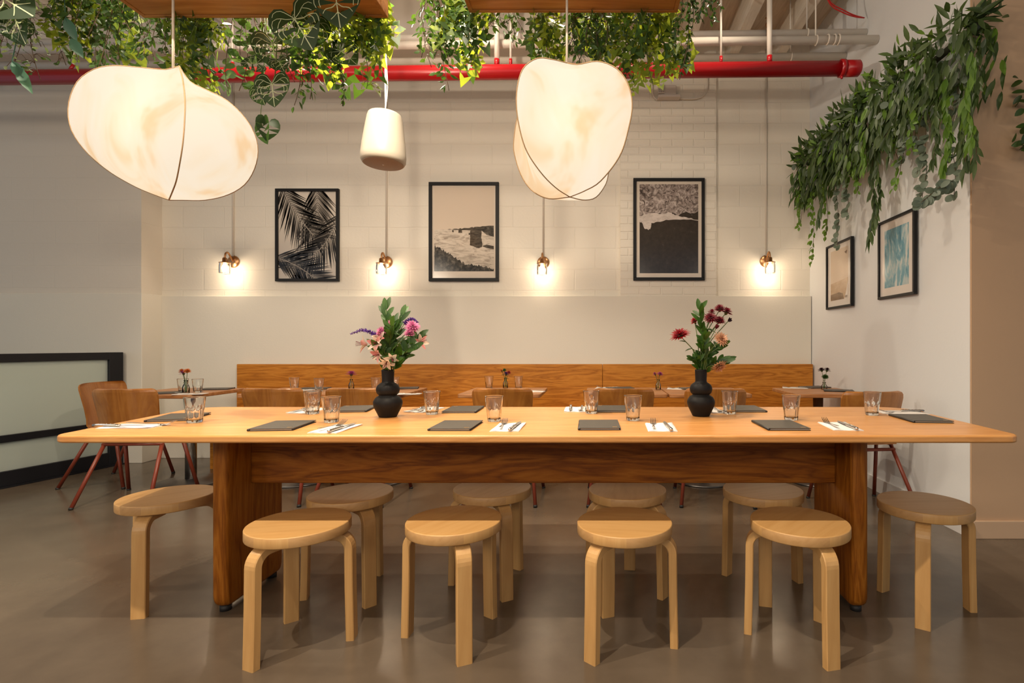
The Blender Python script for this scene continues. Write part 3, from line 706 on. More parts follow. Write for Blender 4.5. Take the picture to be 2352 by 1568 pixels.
def flower_stem(label, base, head, kind, mats, size, leaves=2, cat='flower', face=None, lm=None, group=None, leafsize=.058, bend=.02):
    """one cut stem: stem, flower head(s), leaves"""
    base = Vector(base); head = Vector(head); t = thing('flower_stem', label, cat, base, 0, group); h = head-base; size *= 1.22
    mid = h*.55+Vector((-h.x*.25, -h.y*.25, bend)); path = cr([(0,0,0), mid*.6, mid, h], 12)
    mb = MB(); mb.tube(path, [.0026*(1-.35*i/11) for i in range(12)], 6); obj('stem', mb, STEM, t)
    d = (path[-1]-path[-3]).normalized() if face is None else Vector(face).normalized()
    mb = MB(); c = path[-1]
    if kind == 'mum':
        for ring, (n, tl, ln) in enumerate(((16,.15,1.0),(14,.45,.92),(11,.8,.75),(8,1.2,.5))):
            for k in range(n):
                a = 2*PI*(k+ring*.4)/n; u = d.orthogonal().normalized(); w = d.cross(u)
                r = (u*math.cos(a)+w*math.sin(a)); dd = (r*math.cos(tl)+d*math.sin(tl)).normalized()
                leaf(mb, c+d*.003*ring, dd, d*math.cos(tl)-r*math.sin(tl), size*ln*R.uniform(.88,1.08), size*.26, 0, 'long', .12, .35)
        cm = MB(); cm.lathe([(.001,-.012),(size*.18,-.008),(size*.26,-.001),(size*.2,.004)], 10)
        cm.xf(Matrix.Translation(c) @ Vector((0,0,1)).rotation_difference(d).to_matrix().to_4x4()); 
        obj('flower_head', mb, mats[0], t); obj('calyx', cm, STEM if len(mats) < 2 else mats[1], t)
    elif kind == 'alstro':
        for k in range(6):
            a = 2*PI*k/6; u = d.orthogonal().normalized(); w = d.cross(u); r = u*math.cos(a)+w*math.sin(a)
            dd = (r*.75+d*.8).normalized(); leaf(mb, c-d*.012, dd, d-r*.5, size*R.uniform(.9,1.1), size*(.46 if k % 2 else .34), k % 2, 'oval', .3, .4)
        obj('flower_head', mb, mats, t)
        cm = MB()
        for k in range(5): e = (d+rdir()*.35).normalized(); cm.tube([c-d*.01, c+e*size*.5, c+e*size*.75], .0009, 5)
        obj('stamens', cm, PDRED, t)
    elif kind == 'spike':
        sp = mats[1]; tip = c+Vector(sp)
        Q = cr([c, c+Vector(sp)*.5+Vector((0,0,.02)), tip], 26)
        for i, q in enumerate(Q[:-1]):
            k = 1-i/26
            for j in range(7):
                e = rdir(); leaf(mb, q, (e+Vector(sp).normalized()*.3), e.orthogonal(), size*(.35+.75*k), size*(.2+.25*k), 0, 'oval', .2, .3)
        obj('flower_head', mb, mats[0], t)
    elif kind == 'bud':
        for k in range(9): leaf(mb, c, (d+rdir()*.5).normalized(), rdir(), size, size*.4, 0, 'oval', -.2, .5)
        obj('flower_head', mb, mats[0], t)
    mb = MB(); n = 0
    if kind == 'foliage':
        ks = int(leaves*1.9)
        for i in range(ks):
            q = path[min(11, int(3+8*i/max(1,ks-1)))]; e = rdir(-.1,.9); e = (e+(path[-1]-path[-2]).normalized()*.9).normalized()
            leaf(mb, q, e, Vector((e.z*.3, -1, .4)), leafsize*R.uniform(.75,1.25), leafsize*.36, 0, 'oval', .2, .25)
        leaf(mb, path[-1], (path[-1]-path[-2]), Vector((0,-1,.3)), leafsize, leafsize*.4, 0, 'oval', .1)
    else:
        for i in range(leaves):
            q = path[R.randint(4, 9)]; e = (rdir(-.2,.7)+Vector((h.x,h.y,0))*2).normalized()
            leaf(mb, q, e, Vector((0,-.6,1)), leafsize*R.uniform(.7,1.2), leafsize*.28, 0, 'lance', .5, .2)
    if mb.v: obj('leaves', mb, lm or LBOUQ, t)
    return t
def bouquet(v, items):
    for k, it in enumerate(items):
        lab, px, py, dy, kind, mats, size, nl, kw = it
        a = 2*PI*k/len(items); base = v+Vector((.012*math.cos(a), .012*math.sin(a), .165))
        flower_stem(lab, base, W(px, py, v.y+dy), kind, mats, size, nl, **kw)
G1, G2 = 'stems in the pink and purple bouquet', 'stems in the dark red bouquet'
bouquet(v1, [
    ('tallest leafy green sprig at the top of the pink bouquet', 886,712, .0, 'foliage', 0, 0, 16, dict(cat='foliage', group=G1)),
    ('leafy green sprig leaning right at the top of pink bouquet', 922,726, .02, 'foliage', 0, 0, 14, dict(cat='foliage', group=G1)),
    ('leafy green sprig low on the right of pink bouquet', 948,800, -.03, 'foliage', 0, 0, 12, dict(cat='foliage', group=G1, leafsize=.062)),
    ('leafy green sprig spreading right below the pink chrysanthemum', 958,775, .02, 'foliage', 0, 0, 12, dict(cat='foliage', group=G1, leafsize=.062)),
    ('leafy green sprig low on the left of pink bouquet', 870,800, -.05, 'foliage', 0, 0, 11, dict(cat='foliage', group=G1)),
    ('leafy green sprig in the heart of the pink bouquet', 900,750, -.06, 'foliage', 0, 0, 18, dict(cat='foliage', group=G1, leafsize=.058)),
    ('short leafy sprig drooping beside the pink bouquet vase neck', 914,830, -.06, 'foliage', 0, 0, 9, dict(cat='foliage', group=G1)),
    ('purple veronica spike arching far left', 866,770, -.02, 'spike', [PPURP, (-.118,0,.005)], .013, 3, dict(group=G1)),
    ('purple veronica spike curling right at the top', 928,744, .02, 'spike', [PPURP, (.06,.01,.006)], .012, 2, dict(group=G1)),
    ('bright pink chrysanthemum at the upper right of pink bouquet', 947,752, -.02, 'mum', [PPINK], .032, 2, dict(group=G1, face=(.3,-.5,.7))),
    ('half-open pink chrysanthemum below the bright pink one', 940,768, -.04, 'mum', [PPINK], .024, 1, dict(group=G1, face=(.1,-.3,.9))),
    ('dusty pink chrysanthemum left of the bouquet centre', 878,763, -.04, 'mum', [PPINK], .025, 1, dict(group=G1, face=(-.3,-.6,.6))),
    ('small pink bloom at the top centre of the bouquet', 900,744, -.03, 'mum', [PPINK], .02, 1, dict(group=G1)),
    ('pale alstroemeria reaching far left of the pink bouquet', 838,790, -.02, 'alstro', [PCREAM, PCORAL], .042, 2, dict(group=G1, face=(-.9,-.3,.1))),
    ('coral and cream alstroemeria left of the bouquet centre', 864,788, -.07, 'alstro', [PCREAM, PCORAL], .038, 1, dict(group=G1, face=(-.2,-.9,.1))),
    ('coral alstroemeria just above the low cream ones', 872,776, -.06, 'alstro', [PCORAL, PCREAM], .032, 1, dict(group=G1, face=(-.2,-.8,.4))),
    ('cream alstroemeria facing down-left low in pink bouquet', 868,814, -.08, 'alstro', [PCREAM, PCORAL], .036, 1, dict(group=G1, face=(-.5,-.7,-.2))),
    ('lowest cream alstroemeria above the vase mouth', 888,833, -.08, 'alstro', [PCREAM, PCREAM], .036, 1, dict(group=G1, face=(-.1,-.7,-.6))),
    ('cream alstroemeria right beside the lowest one', 900,824, -.08, 'alstro', [PCREAM, PCREAM], .032, 1, dict(group=G1, face=(.2,-.8,-.3))),
    ('salmon alstroemeria at the far right of pink bouquet', 966,785, -.01, 'alstro', [PCORAL, PCREAM], .036, 2, dict(group=G1, face=(.7,-.5,.2)))])
bouquet(v2, [
    ('bright leafy sprig at the top of the red bouquet', 1606,712, .0, 'foliage', 0, 0, 14, dict(cat='foliage', group=G2, leafsize=.055)),
    ('leafy sprig low on the right of the red bouquet', 1660,830, -.03, 'foliage', 0, 0, 10, dict(cat='foliage', group=G2)),
    ('leafy sprig low on the left of the red bouquet', 1592,825, -.03, 'foliage', 0, 0, 9, dict(cat='foliage', group=G2, leafsize=.045)),
    ('leafy sprig in the heart of the red bouquet', 1618,780, -.04, 'foliage', 0, 0, 16, dict(cat='foliage', group=G2, leafsize=.05)),
    ('leafy sprig right of the red bouquet centre', 1655,795, .0, 'foliage', 0, 0, 12, dict(cat='foliage', group=G2, leafsize=.05)),
    ('big bright red daisy reaching out to the left', 1563,772, -.02, 'mum', [PRED], .042, 6, dict(group=G2, face=(-.35,-.3,.85), leafsize=.035)),
    ('dark red chrysanthemum at the very top right', 1653,711, .0, 'mum', [PDRED], .026, 1, dict(group=G2, face=(-.1,-.4,.9))),
    ('dark red chrysanthemum rightmost at the top', 1668,718, .01, 'mum', [PDRED], .028, 1, dict(group=G2, face=(.3,-.3,.9))),
    ('dark red chrysanthemum in the upper middle of red bouquet', 1632,732, -.02, 'mum', [PDRED], .030, 1, dict(group=G2, face=(-.1,-.6,.7))),
    ('dark red chrysanthemum right of the upper middle one', 1652,738, -.01, 'mum', [PDRED], .026, 1, dict(group=G2, face=(.1,-.5,.8))),
    ('red bud half hidden by the bright top leaves', 1596,739, .02, 'mum', [PRED], .020, 1, dict(group=G2, face=(-.5,-.2,.8))),
    ('small dark red bud at the top centre of red bouquet', 1634,718, .0, 'mum', [PDRED], .016, 1, dict(group=G2)),
    ('near-black round bud on a thin stem at right', 1672,738, .0, 'bud', [PBLK], .018, 0, dict(group=G2)),
    ('dark closed bud in the middle of the red bouquet', 1644,755, -.03, 'bud', [PDRED], .018, 1, dict(group=G2)),
    ('peach chrysanthemum right of the red bouquet centre', 1655,780, -.04, 'mum', [PPEACH], .034, 1, dict(group=G2, face=(.3,-.7,.5))),
    ('faded peach chrysanthemum drooping by the vase mouth', 1650,838, -.05, 'mum', [PPEACH], .034, 1, dict(group=G2, face=(.3,-.5,-.75)))])

def budvase(px, py, lab, h=.085, r=.022):
    p = PL(px, py, SZ); mb = MB()
    pr = [(r*.85,0),(r,.004),(r,h*.45),(r*.75,h*.62),(r*.5,h*.74),(r*.5,h*.88),(r*.62,h),(r*.55,h),(r*.42,h*.86),(r*.42,h*.75),(r*.85,h*.45),(r*.85,.008)]
    mb.lathe(pr, 20); t = place(mb.mesh('bud_vase', BUDGLASS), 'bud_vase', lab, 'vase', p, 0, 'bud vases on the back tables'); return p
def posy(p, items, g):
    for k, (lab, dx, h, m, s) in enumerate(items):
        flower_stem(lab, p+Vector((.004*(k-1), 0, .012)), p+Vector((dx, -.01*k, h)), 'mum', [m], s*1.3, 1, group=g, leafsize=.025, bend=.01)
p = budvase(427,903,'clear bud vase between tumblers on the far left table', .10, .024)
posy(p, [('orange bloom left in the far left posy',-.03,.165,PORNG,.018),('magenta bloom in the middle of the far left posy',-.01,.15,PMAG,.022),('orange bloom right in the far left posy',.025,.165,PORNG,.02)], 'far left posy')
p = budvase(807,894,'clear bud vase holding the single pink bloom')
posy(p, [('single pink bloom behind the left chairs',0,.122,PMAG,.032)], 'pink posy')
p = budvase(1161,891,'clear bud vase on the lone middle table')
posy(p, [('purple bloom in the middle table posy',.005,.115,PPURP,.024),('orange bloom left in the middle table posy',-.03,.145,PORNG,.014),('green-red bud right in the middle table posy',.03,.13,PRED,.014),('top bud of the middle table posy',-.003,.15,LBOUQ,.014)], 'middle posy')
p = budvase(1512,895,'clear bud vase left of the red bouquet on back table')
posy(p, [('left magenta bloom of the pair beside the red bouquet',-.025,.125,PMAG,.016),('right magenta bloom of the pair beside the red bouquet',.012,.125,PMAG,.02)], 'magenta posy')
p = budvase(1893,894,'clear bud vase on the table by the right wall', .06, .024)
posy(p, [('left blackish bloom in the posy by the right wall',-.02,.155,PBLK,.024),('right blackish bloom in the posy by the right wall',.018,.155,PBLK,.024),('lower dark leafy bud in the posy by the right wall',.0,.10,LBOUQ,.022)], 'dark posy')

# ================================================================ WALL SCONCES
for px, py, lab in ((537,601,'leftmost copper wall sconce with clear glass shade'),(888,602,'copper wall sconce between palm print and coastal print'),
                    (1248,603,'copper wall sconce between coastal print and beach print'),(1759,600,'rightmost copper wall sconce by the corner')):
    yw = YB; c = W(px, py, yw); t = thing('wall_sconce', lab, 'wall lamp', c, 0, 'copper sconces on the back wall')
    mb = MB(); mb.lathe([(.058,0),(.060,.006),(.052,.016),(.012,.020)], 28); mb.xf(Matrix.Rotation(PI/2, 4, 'X')); obj('backplate', mb, COPPER, t)
    mb = MB(); mb.tube(cr([(0,-.012,.0),(0,-.05,.045),(0,-.085,.075),(0,-.115,.06),(0,-.125,.015),(0,-.125,-.01)], 18), .0085, 8); obj('arm', mb, COPPER, t)
    mb = MB(); mb.lathe([(.010,.022),(.020,.015),(.022,-.02),(.05,-.026),(.05,-.031),(.018,-.031)], 22, 0, (0,-.125,0)); obj('socket', mb, COPPER, t)
    mb = MB(); mb.lathe([(.046,-.032),(.050,-.06),(.050,-.125),(.047,-.132),(.0475,-.125),(.0475,-.06),(.044,-.034)], 28, 0, (0,-.125,0), True, False, False); obj('glass_shade', mb, LAMPGLASS, t)
    mb = MB(); mb.lathe([(.010,-.032),(.012,-.045),(.024,-.065),(.028,-.082),(.022,-.100),(.003,-.108)], 18, 0, (0,-.125,0)); obj('bulb', mb, BULB, t)
    mb = MB(); mb.tube([(0,-.010,.05),(0,-.010,2.05)], .0085, 8); obj('conduit', mb, PIPEW, t)

# ================================================================ PICTURES
def clip(poly, x0, x1, z0, z1):
    for ax, lim, sg in ((0,x0,1),(0,x1,-1),(1,z0,1),(1,z1,-1)):
        out = []
        for i, p in enumerate(poly):
            q = poly[i-1]; ip, iq = sg*(p[ax]-lim) >= 0, sg*(q[ax]-lim) >= 0
            if ip != iq:
                t = (lim-q[ax])/(p[ax]-q[ax]); out.append((q[0]+(p[0]-q[0])*t, q[1]+(p[1]-q[1])*t))
            if ip: out.append(p)
        poly = out
        if len(poly) < 3: return []
    return poly
def gloss(name, col, rough=.12):
    m = simple(name, col, rough, 0, .5); return m
def noiseprint(name, scale, stops, sz=(1,1,1), detail=6, dist=.5, grad=None, rough=.14):
    m, nt, out = newmat(name); p = pbsdf(nt, (.5,.5,.5), rough)
    tc = N(nt, 'ShaderNodeTexCoord'); mp = N(nt, 'ShaderNodeMapping'); mp.inputs['Scale'].default_value = sz; L(nt, tc.outputs['Object'], mp.inputs['Vector'])
    n = N(nt, 'ShaderNodeTexNoise', Scale=scale, Detail=float(detail), Roughness=.65, Distortion=dist); L(nt, mp.outputs[0], n.inputs['Vector'])
    rp = ramp(nt, stops); L(nt, n.outputs[0], rp.inputs[0]); L(nt, rp.outputs[0], p.inputs['Base Color']); L(nt, p.outputs[0], out.inputs[0]); return m
INK = gloss('print_ink', (.022,.019,.017)); INK2 = gloss('print_mid', (.13,.115,.10)); INK3 = gloss('print_soft', (.28,.25,.22)); PAPERW = gloss('print_white', (.66,.60,.53)); MATB = gloss('print_border', (.70,.62,.53))
def picture(label, w, h, fw, layers, mats, loc, rz=0, group=None, depth=.03):
    """layers: list of (polygon in 0..1 print space, material index, level)"""
    t = thing('framed_picture', label, 'picture', loc, rz, group)
    mb = MB()
    for a in ((-w/2,w/2,h/2-fw,h/2),(-w/2,w/2,-h/2,-h/2+fw),(-w/2,-w/2+fw,-h/2+fw,h/2-fw),(w/2-fw,w/2,-h/2+fw,h/2-fw)):
        mb.bbox(a[0], a[1], -depth, 0, a[2], a[3], .002)
    obj('frame', mb, BLACK, t)
    mb = MB(); iw, ih = w-2*fw, h-2*fw
    mb.box(-iw/2, iw/2, -.012, -.004, -ih/2, ih/2, 0)
    for poly, mi, lev in layers:
        q = clip([(p[0], p[1]) for p in poly], 0, 1, 0, 1)
        if q: mb.add([((x-.5)*iw, -.012-.0004*lev, (z-.5)*ih) for x, z in q], [tuple(range(len(q)))], mi)
    obj('print', mb, mats, t); return t
def rect(x0, x1, z0, z1): return [(x0,z0),(x1,z0),(x1,z1),(x0,z1)]
# palm fronds
lay = [(rect(0,1,0,1), 0, 1)]
def frond(p0, p1, n, ln, side_ang, mi, lev, wd=.022, asp=.65, sides=(-1,1), curve=0):
    a, b = Vector(p0), Vector(p1); d = (b-a); nrm = Vector((-d.y, d.x)).normalized()
    pts = [a+d*t+nrm*curve*math.sin(PI*t) for t in [i/n for i in range(n+1)]]
    for i, p in enumerate(pts):
        dd = (pts[min(i+1,n)]-pts[max(0,i-1)]).normalized()
        for s in sides:
            ang = side_ang*s*R.uniform(.92,1.08); e = Vector((dd.x*math.cos(ang)-dd.y*math.sin(ang), dd.x*math.sin(ang)+dd.y*math.cos(ang)))
            l = ln*R.uniform(.8,1.1)*(1-.35*abs(i/n-.4)); u = Vector((-e.y, e.x))
            q = [p-u*wd*.35, p+e*l*.45-u*wd, p+e*l, p+e*l*.45+u*wd, p+u*wd*.35]
            lay.append(([(v.x, v.y*asp+(1-asp)*0) for v in q], mi if R.random() < .8 else mi+1, lev))
        if i < n:
            u = Vector((-dd.y, dd.x))*.008; q = [p-u, pts[i+1]-u, pts[i+1]+u, p+u]
            lay.append(([(v.x, v.y*asp) for v in q], 3, lev+1.5))
frond((.64,1.10/.66),(.60,.50/.66), 22, .60, .62, 2, 2, .021, .66, (-1,1), .05)
frond((.08,1.06/.66),(.60,.50/.66), 26, .62, .70, 1, 4, .0145, .66, (1,-1), -.05)
frond((1.06,.74/.66),(.30,.12/.66), 30, .56, .66, 1, 7, .0135, .66, (-1,1), .12)
frond((-.06,.25/.66),(.64,.0), 24, .50, .70, 1, 10, .0135, .66, (1,-1), .04)
for k in range(9):
    lay.append(([(.0,.02+.012*k),(.3,.05+.016*k),(.3,.052+.016*k)], 0, 13))
picture('framed black and white palm leaf print, leftmost on the back wall', 146/F*5.15, 213/F*5.15, .026, lay, [PAPERW, INK, INK2, INK3], W(708,540.5,YB-.001)+Vector((0,0,0)))
# coast with sea stacks
SEAP = noiseprint('print_sea', 9.0, [(.35,(.33,.28,.23)),(.5,(.60,.53,.45)),(.7,(.72,.65,.56))], (1,1,4.0), 8, 1.2)
BUSH = noiseprint('print_bush', 28.0, [(.42,(.018,.015,.012)),(.55,(.07,.06,.048)),(.72,(.24,.21,.17))], (1,1,1), 8, .5)
ROCK = noiseprint('print_rock', 16.0, [(.38,(.03,.024,.018)),(.55,(.085,.07,.054)),(.75,(.16,.13,.10))], (1,1,3.5), 8, .8)
ex0, ex1, ez0, ez1 = .03, .97, .075, .985
def S(x, z): return (ex0+(ex1-ex0)*x, ez0+(ez1-ez0)*z)
def jag(pts, amp, n=5):
    out = []
    for a, b in zip(pts, pts[1:]):
        for k in range(n):
            t = k/n; out.append((a[0]+(b[0]-a[0])*t+R.uniform(-amp,amp)*.5, a[1]+(b[1]-a[1])*t+R.uniform(-amp,amp)))
    return out+[pts[-1]]
lay = [(rect(0,1,0,1), 0, 1), ([S(0,.0),S(1,0),S(1,1),S(0,1)], 1, 2), ([S(0,0),S(1,0),S(1,.495),S(0,.495)], 2, 3)]
top = jag([(.22,.497),(.45,.505),(.60,.515),(.72,.53),(1.0,.54)], .006, 6)
lay.append(([S(*p) for p in top]+[S(1,.475),S(.5,.488)], 3, 4))
lay.append(([S(*p) for p in jag([(.78,.49),(.86,.52),(1,.53)], .01, 6)]+[S(1,.41),S(.88,.43)], 4, 5))
for pts in ([(.405,.455),(.41,.50),(.435,.512),(.46,.505),(.47,.455)], [(.30,.465),(.305,.49),(.325,.49),(.33,.462)], [(.575,.435),(.58,.455),(.60,.455),(.605,.43)]):
    lay.append(([S(*p) for p in pts], 3, 5))
stack = jag([(.60,.31),(.605,.40),(.60,.47),(.63,.505),(.69,.52),(.765,.515),(.795,.48),(.79,.40),(.81,.33),(.80,.285),(.74,.275),(.66,.295)], .006, 4)
lay.append(([S(*p) for p in stack], 5, 6))
lay.append(([S(.80,.30),S(.88,.315),S(1,.30),S(1,.26),S(.88,.275)], 3, 6))
hill = jag([(0,.31),(.06,.285),(.18,.235),(.30,.195),(.40,.135),(.52,.085),(.66,.075),(.80,.06),(1.0,.03)], .016, 8)
lay.append(([S(0,0)]+[S(*p) for p in hill]+[S(1,0)], 4, 7))
picture('framed sepia coastal print with sea stacks, middle of the back wall', 161/F*5.15, 228/F*5.15, .031, lay, [MATB, gloss('print_sky',(.66,.56,.46),.1), SEAP, ROCK, BUSH, ROCK], W(1066.5,533,YB-.001))
# beach from above
FOAM = noiseprint('print_foam', 16.0, [(.36,(.05,.037,.033)),(.50,(.28,.23,.21)),(.62,(.55,.48,.45))], (1,1,1), 9, 2.2)
SAND = noiseprint('print_sand', 26.0, [(.3,(.026,.019,.014)),(.6,(.038,.028,.021)),(.70,(.05,.038,.03)),(.745,(.42,.38,.34))], (1,1,1), 6, .3)
WAVE = noiseprint('print_wave', 12.0, [(.3,(.42,.36,.33)),(.6,(.66,.59,.55))], (1,1,2), 6, 1.0)
def B(x, z): return (.05+.90*x, .045+.925*z)
lay = [(rect(0,1,0,1), 0, 1), ([B(0,0),B(1,0),B(1,1),B(0,1)], 1, 2), ([B(0,.6)]+[B(*p) for p in jag([(0,.64),(.4,.67),(.7,.66),(1,.70)], .02, 6)]+[B(1,1),B(0,1)], 2, 3)]
wv = jag([(0,.645),(.2,.675),(.42,.668),(.5,.69),(.6,.655),(.8,.625),(1,.60)], .007, 5); wl = jag([(1,.597),(.75,.605),(.5,.60),(.3,.575),(.2,.56),(.19,.50),(.15,.485),(.08,.50),(.05,.56),(0,.58)], .008, 4)
lay.append(([B(*p) for p in wv]+[B(*p) for p in wl], 3, 4))
picture('framed dark print of surf washing a beach, right on the back wall', 164/F*5.12, 235/F*5.12, .029, lay, [MATB, SAND, FOAM, WAVE], W(1536,527.5,5.144))
# right wall prints
rz = -PI/2+math.atan(.022)*-1
SEA2 = noiseprint('print_blue_sea', 7.0, [(.36,(.04,.17,.26)),(.50,(.13,.33,.42)),(.58,(.42,.52,.54)),(.68,(.62,.63,.60))], (1.6,1.6,.6), 8, 1.4)
SEP = noiseprint('print_sepia', 5.0, [(.3,(.40,.27,.16)),(.7,(.56,.42,.29))], (1,1,3), 5, .8)
SEPD = noiseprint('print_sepia_dark', 9.0, [(.3,(.12,.07,.035)),(.7,(.24,.15,.085))], (1,1,2), 5, .8)
MATW = gloss('print_mat_white', (.68,.63,.59))
y0 = 3.72; picture('framed print of pale blue surf, nearer one on the right wall', .47, .565, .018, [(rect(0,1,0,1),0,1),(rect(.14,.86,.11,.89),1,2)], [MATW, SEA2], (rwx(y0)-.001, y0, 1.703), rz, None, .026)
y0 = 4.555
lay = [(rect(0,1,0,1),0,1),(rect(.13,.87,.10,.92),1,2),([(.13,.38),(.45,.40),(.87,.43),(.87,.10),(.13,.10)],2,3),([(.13,.20),(.5,.22),(.66,.19),(.70,.10),(.13,.10)],3,4),([(.87,.38),(.80,.22),(.72,.10),(.87,.10)],0,5),([(.72,.84),(.83,.86),(.80,.80)],3,4)]
for k in range(5): lay.append(([(.74+.02*k,.115),(.752+.02*k,.115),(.762+.02*k,.15),(.75+.02*k,.15)], 3, 6))
picture('framed sepia print, farther one on the right wall by the corner', .50, .562, .018, lay, [MATW, gloss('print_pale',(.62,.50,.39)), SEP, SEPD], (rwx(y0)-.001, y0, 1.683), rz, None, .026)

# ================================================================ SPEAKER
c = W(882, 322, 3.0); t = thing('pendant_speaker', 'cream cone-shaped pendant speaker hanging between the two paper lamps', 'speaker', c)
mb = MB(); mb.lathe([(.02,.150),(.075,.149),(.088,.143),(.094,.125),(.104,.06),(.116,-.03),(.1215,-.09),(.120,-.118),(.112,-.132),(.108,-.134)], 48, 0, (0,0,0), True, True, False)
M = Matrix.Rotation(math.radians(1), 4, 'Y') @ Matrix.Rotation(math.radians(-2), 4, 'X')
mb.xf(M); obj('cabinet', mb, SPK, t)
mb = MB(); mb.lathe([(.108,-.134),(.105,-.137),(.02,-.139),(.0,-.139)], 40); mb.xf(M); obj('grille', mb, SPKG, t)
mb = MB(); mb.lathe([(.0055,-.1395),(.005,-.1415),(.0,-.1418)], 12); mb.xf(M); obj('badge', mb, STRING, t)
tp = M @ Vector((0,0,.150))
for k, off in enumerate((0,.008,-.004)):
    mb = MB(); q = [tp, tp+Vector((.004,0,.03)), tp+Vector((.006+off*1.2,0,.15)), tp+Vector((.004+off*.5,0,.32)), tp+Vector((.004,0,.55)), tp+Vector((.006,.02,1.45))]
    mb.tube(cr(q, 30), .0028 if k else .0034, 6); obj('cable', mb, STRING, t)

# ================================================================ PLANTER BOXES
for px0, px1, zb, lab in ((-300,240,2.60,'hanging oak planter box above the frosted partition'),(331,892,WZ(40,2.05),'hanging oak planter box above the left paper lamp'),(1078,1556,WZ(28,2.05),'hanging oak planter box above the right paper lamp')):
    x0, x1 = WX(px0,2.05), WX(px1,2.05); cx = (x0+x1)/2
    t = thing('planter_box', lab, 'planter', (cx, 1.885, zb)); w = (x1-x0)/2
    mb = MB(); mb.bbox(-w+.016, w-.016, -.149, .149, 0, .016, .002); obj('bottom_board', mb, PLANTER, t)
    for a in ((-w,w,-.165,-.149),(-w,w,.149,.165),(-w,-w+.016,-.149,.149),(w-.016,w,-.149,.149)):
        mb = MB(); mb.bbox(a[0], a[1], a[2], a[3], -.003, .15, .002); obj('side_board', mb, PLANTER, t)
    mb = MB(); mb.box(-w+.016, w-.016, -.149, .149, .016, .13); obj('soil', mb, simple('dark_soil', (.02,.014,.01), .9), t)
    for sx in (-1,1):
        mb = MB(); mb.tube([(sx*(w-.05),0,.13),(sx*(w-.05),0,4.05-zb)], .004, 6); obj('suspension_rod', mb, CHROME, t)

# ================================================================ PAPER LAMPS
def paper_lamp(label, curves, cordpx, yc, zbox, pw, sag):
    n = 40
    C = [cr(q, n) for q in curves]                      # four half rings, top -> bottom, going round
    o = sum((p for c in C for p in c), Vector())/(4*n)
    t = thing('paper_lamp', label, 'pendant lamp', o)
    mb = MB(); ns = 9; rings = []
    for i in range(n):
        ring = []; pts = [c[i]-o for c in C]; ctr = (pts[0]+pts[1]+pts[2]+pts[3])/4
        for k in range(4):
            a, b = pts[k]-ctr, pts[(k+1) % 4]-ctr
            for j in range(ns):
                th = PI/2*j/ns; p = pw[k]
                ring.append(ctr+a*(max(0,math.cos(th))**p)+b*(max(0,math.sin(th))**p)-Vector((0,0,sag[k]*math.sin(2*th)*math.sin(PI*min(1,2.6*i/(n-1)))*(1 if i < n/2.6 else 0))))
        rings.append(ring)
    mb.loft(rings, 0, True, False, False); obj('shade', mb, SHADE, t)
    for c in C:
        mb = MB(); mb.tube([p-o for p in c], .0022, 6); obj('wire_seam', mb, SEAM, t)
    top = C[0][0]-o; cx = W(cordpx, 150, yc).x-o.x
    mb = MB(); mb.tube([(cx, 0, top.z-.07), (cx, 0, zbox-o.z)], .0042, 8); obj('cord', mb, CORD, t)
    return o
def cv(pts, yc, d): 
    n = len(pts)-1; return [W(x, y, yc+d*abs(math.sin(PI*i/n))**.8) for i, (x, y) in enumerate(pts)]
YL = 1.86
Lq = [(412,152),(392,158),(372,160),(320,155),(260,151),(215,160),(176,190),(157,245),(165,300),(200,350),(250,393),(310,428),(360,449),(388,459)]
Rq = [(412,152),(424,172),(440,190),(475,207),(520,230),(560,268),(585,310),(592,350),(583,390),(560,425),(520,448),(470,459),(420,459),(388,459)]
Fq = [(412,152),(420,185),(425,230),(424,280),(420,330),(413,375),(405,415),(396,440),(388,459)]
Bq = [(412,152),(408,200),(402,280),(396,350),(392,420),(388,459)]
o1 = paper_lamp('large cloud-shaped paper lamp glowing at the left', [cv(Lq,YL,0), cv(Fq,YL,-.19), cv(Rq,YL,0), cv(Bq,YL,.19)], 397, YL, WZ(40,2.05), (1.6,1.6,1.7,1.7), (.009,.009,0,0))
FLq = [(1303,145),(1270,137),(1235,134),(1204,154),(1190,190),(1186,238),(1193,292),(1210,347),(1244,398),(1278,432),(1309,452)]
FRq = [(1303,145),(1329,148),(1373,141),(1414,156),(1441,190),(1452,238),(1445,289),(1424,357),(1380,415),(1345,437),(1309,452)]
BRq = [(1303,145),(1350,200),(1385,270),(1400,350),(1396,405),(1387,430),(1367,454),(1340,459),(1309,452)]
BLq = [(1303,145),(1240,190),(1195,250),(1180,326),(1185,367),(1200,408),(1224,439),(1260,456),(1309,452)]
o2 = paper_lamp('rounded cloud-shaped paper lamp glowing at the right', [cv(FLq,YL,-.11), cv(FRq,YL,-.11), cv(BRq,YL,.125), cv(BLq,YL,.125)], 1302, YL, WZ(28,2.05), (1.55,2.4,1.6,2.4), (.040,.0,.03,.0))

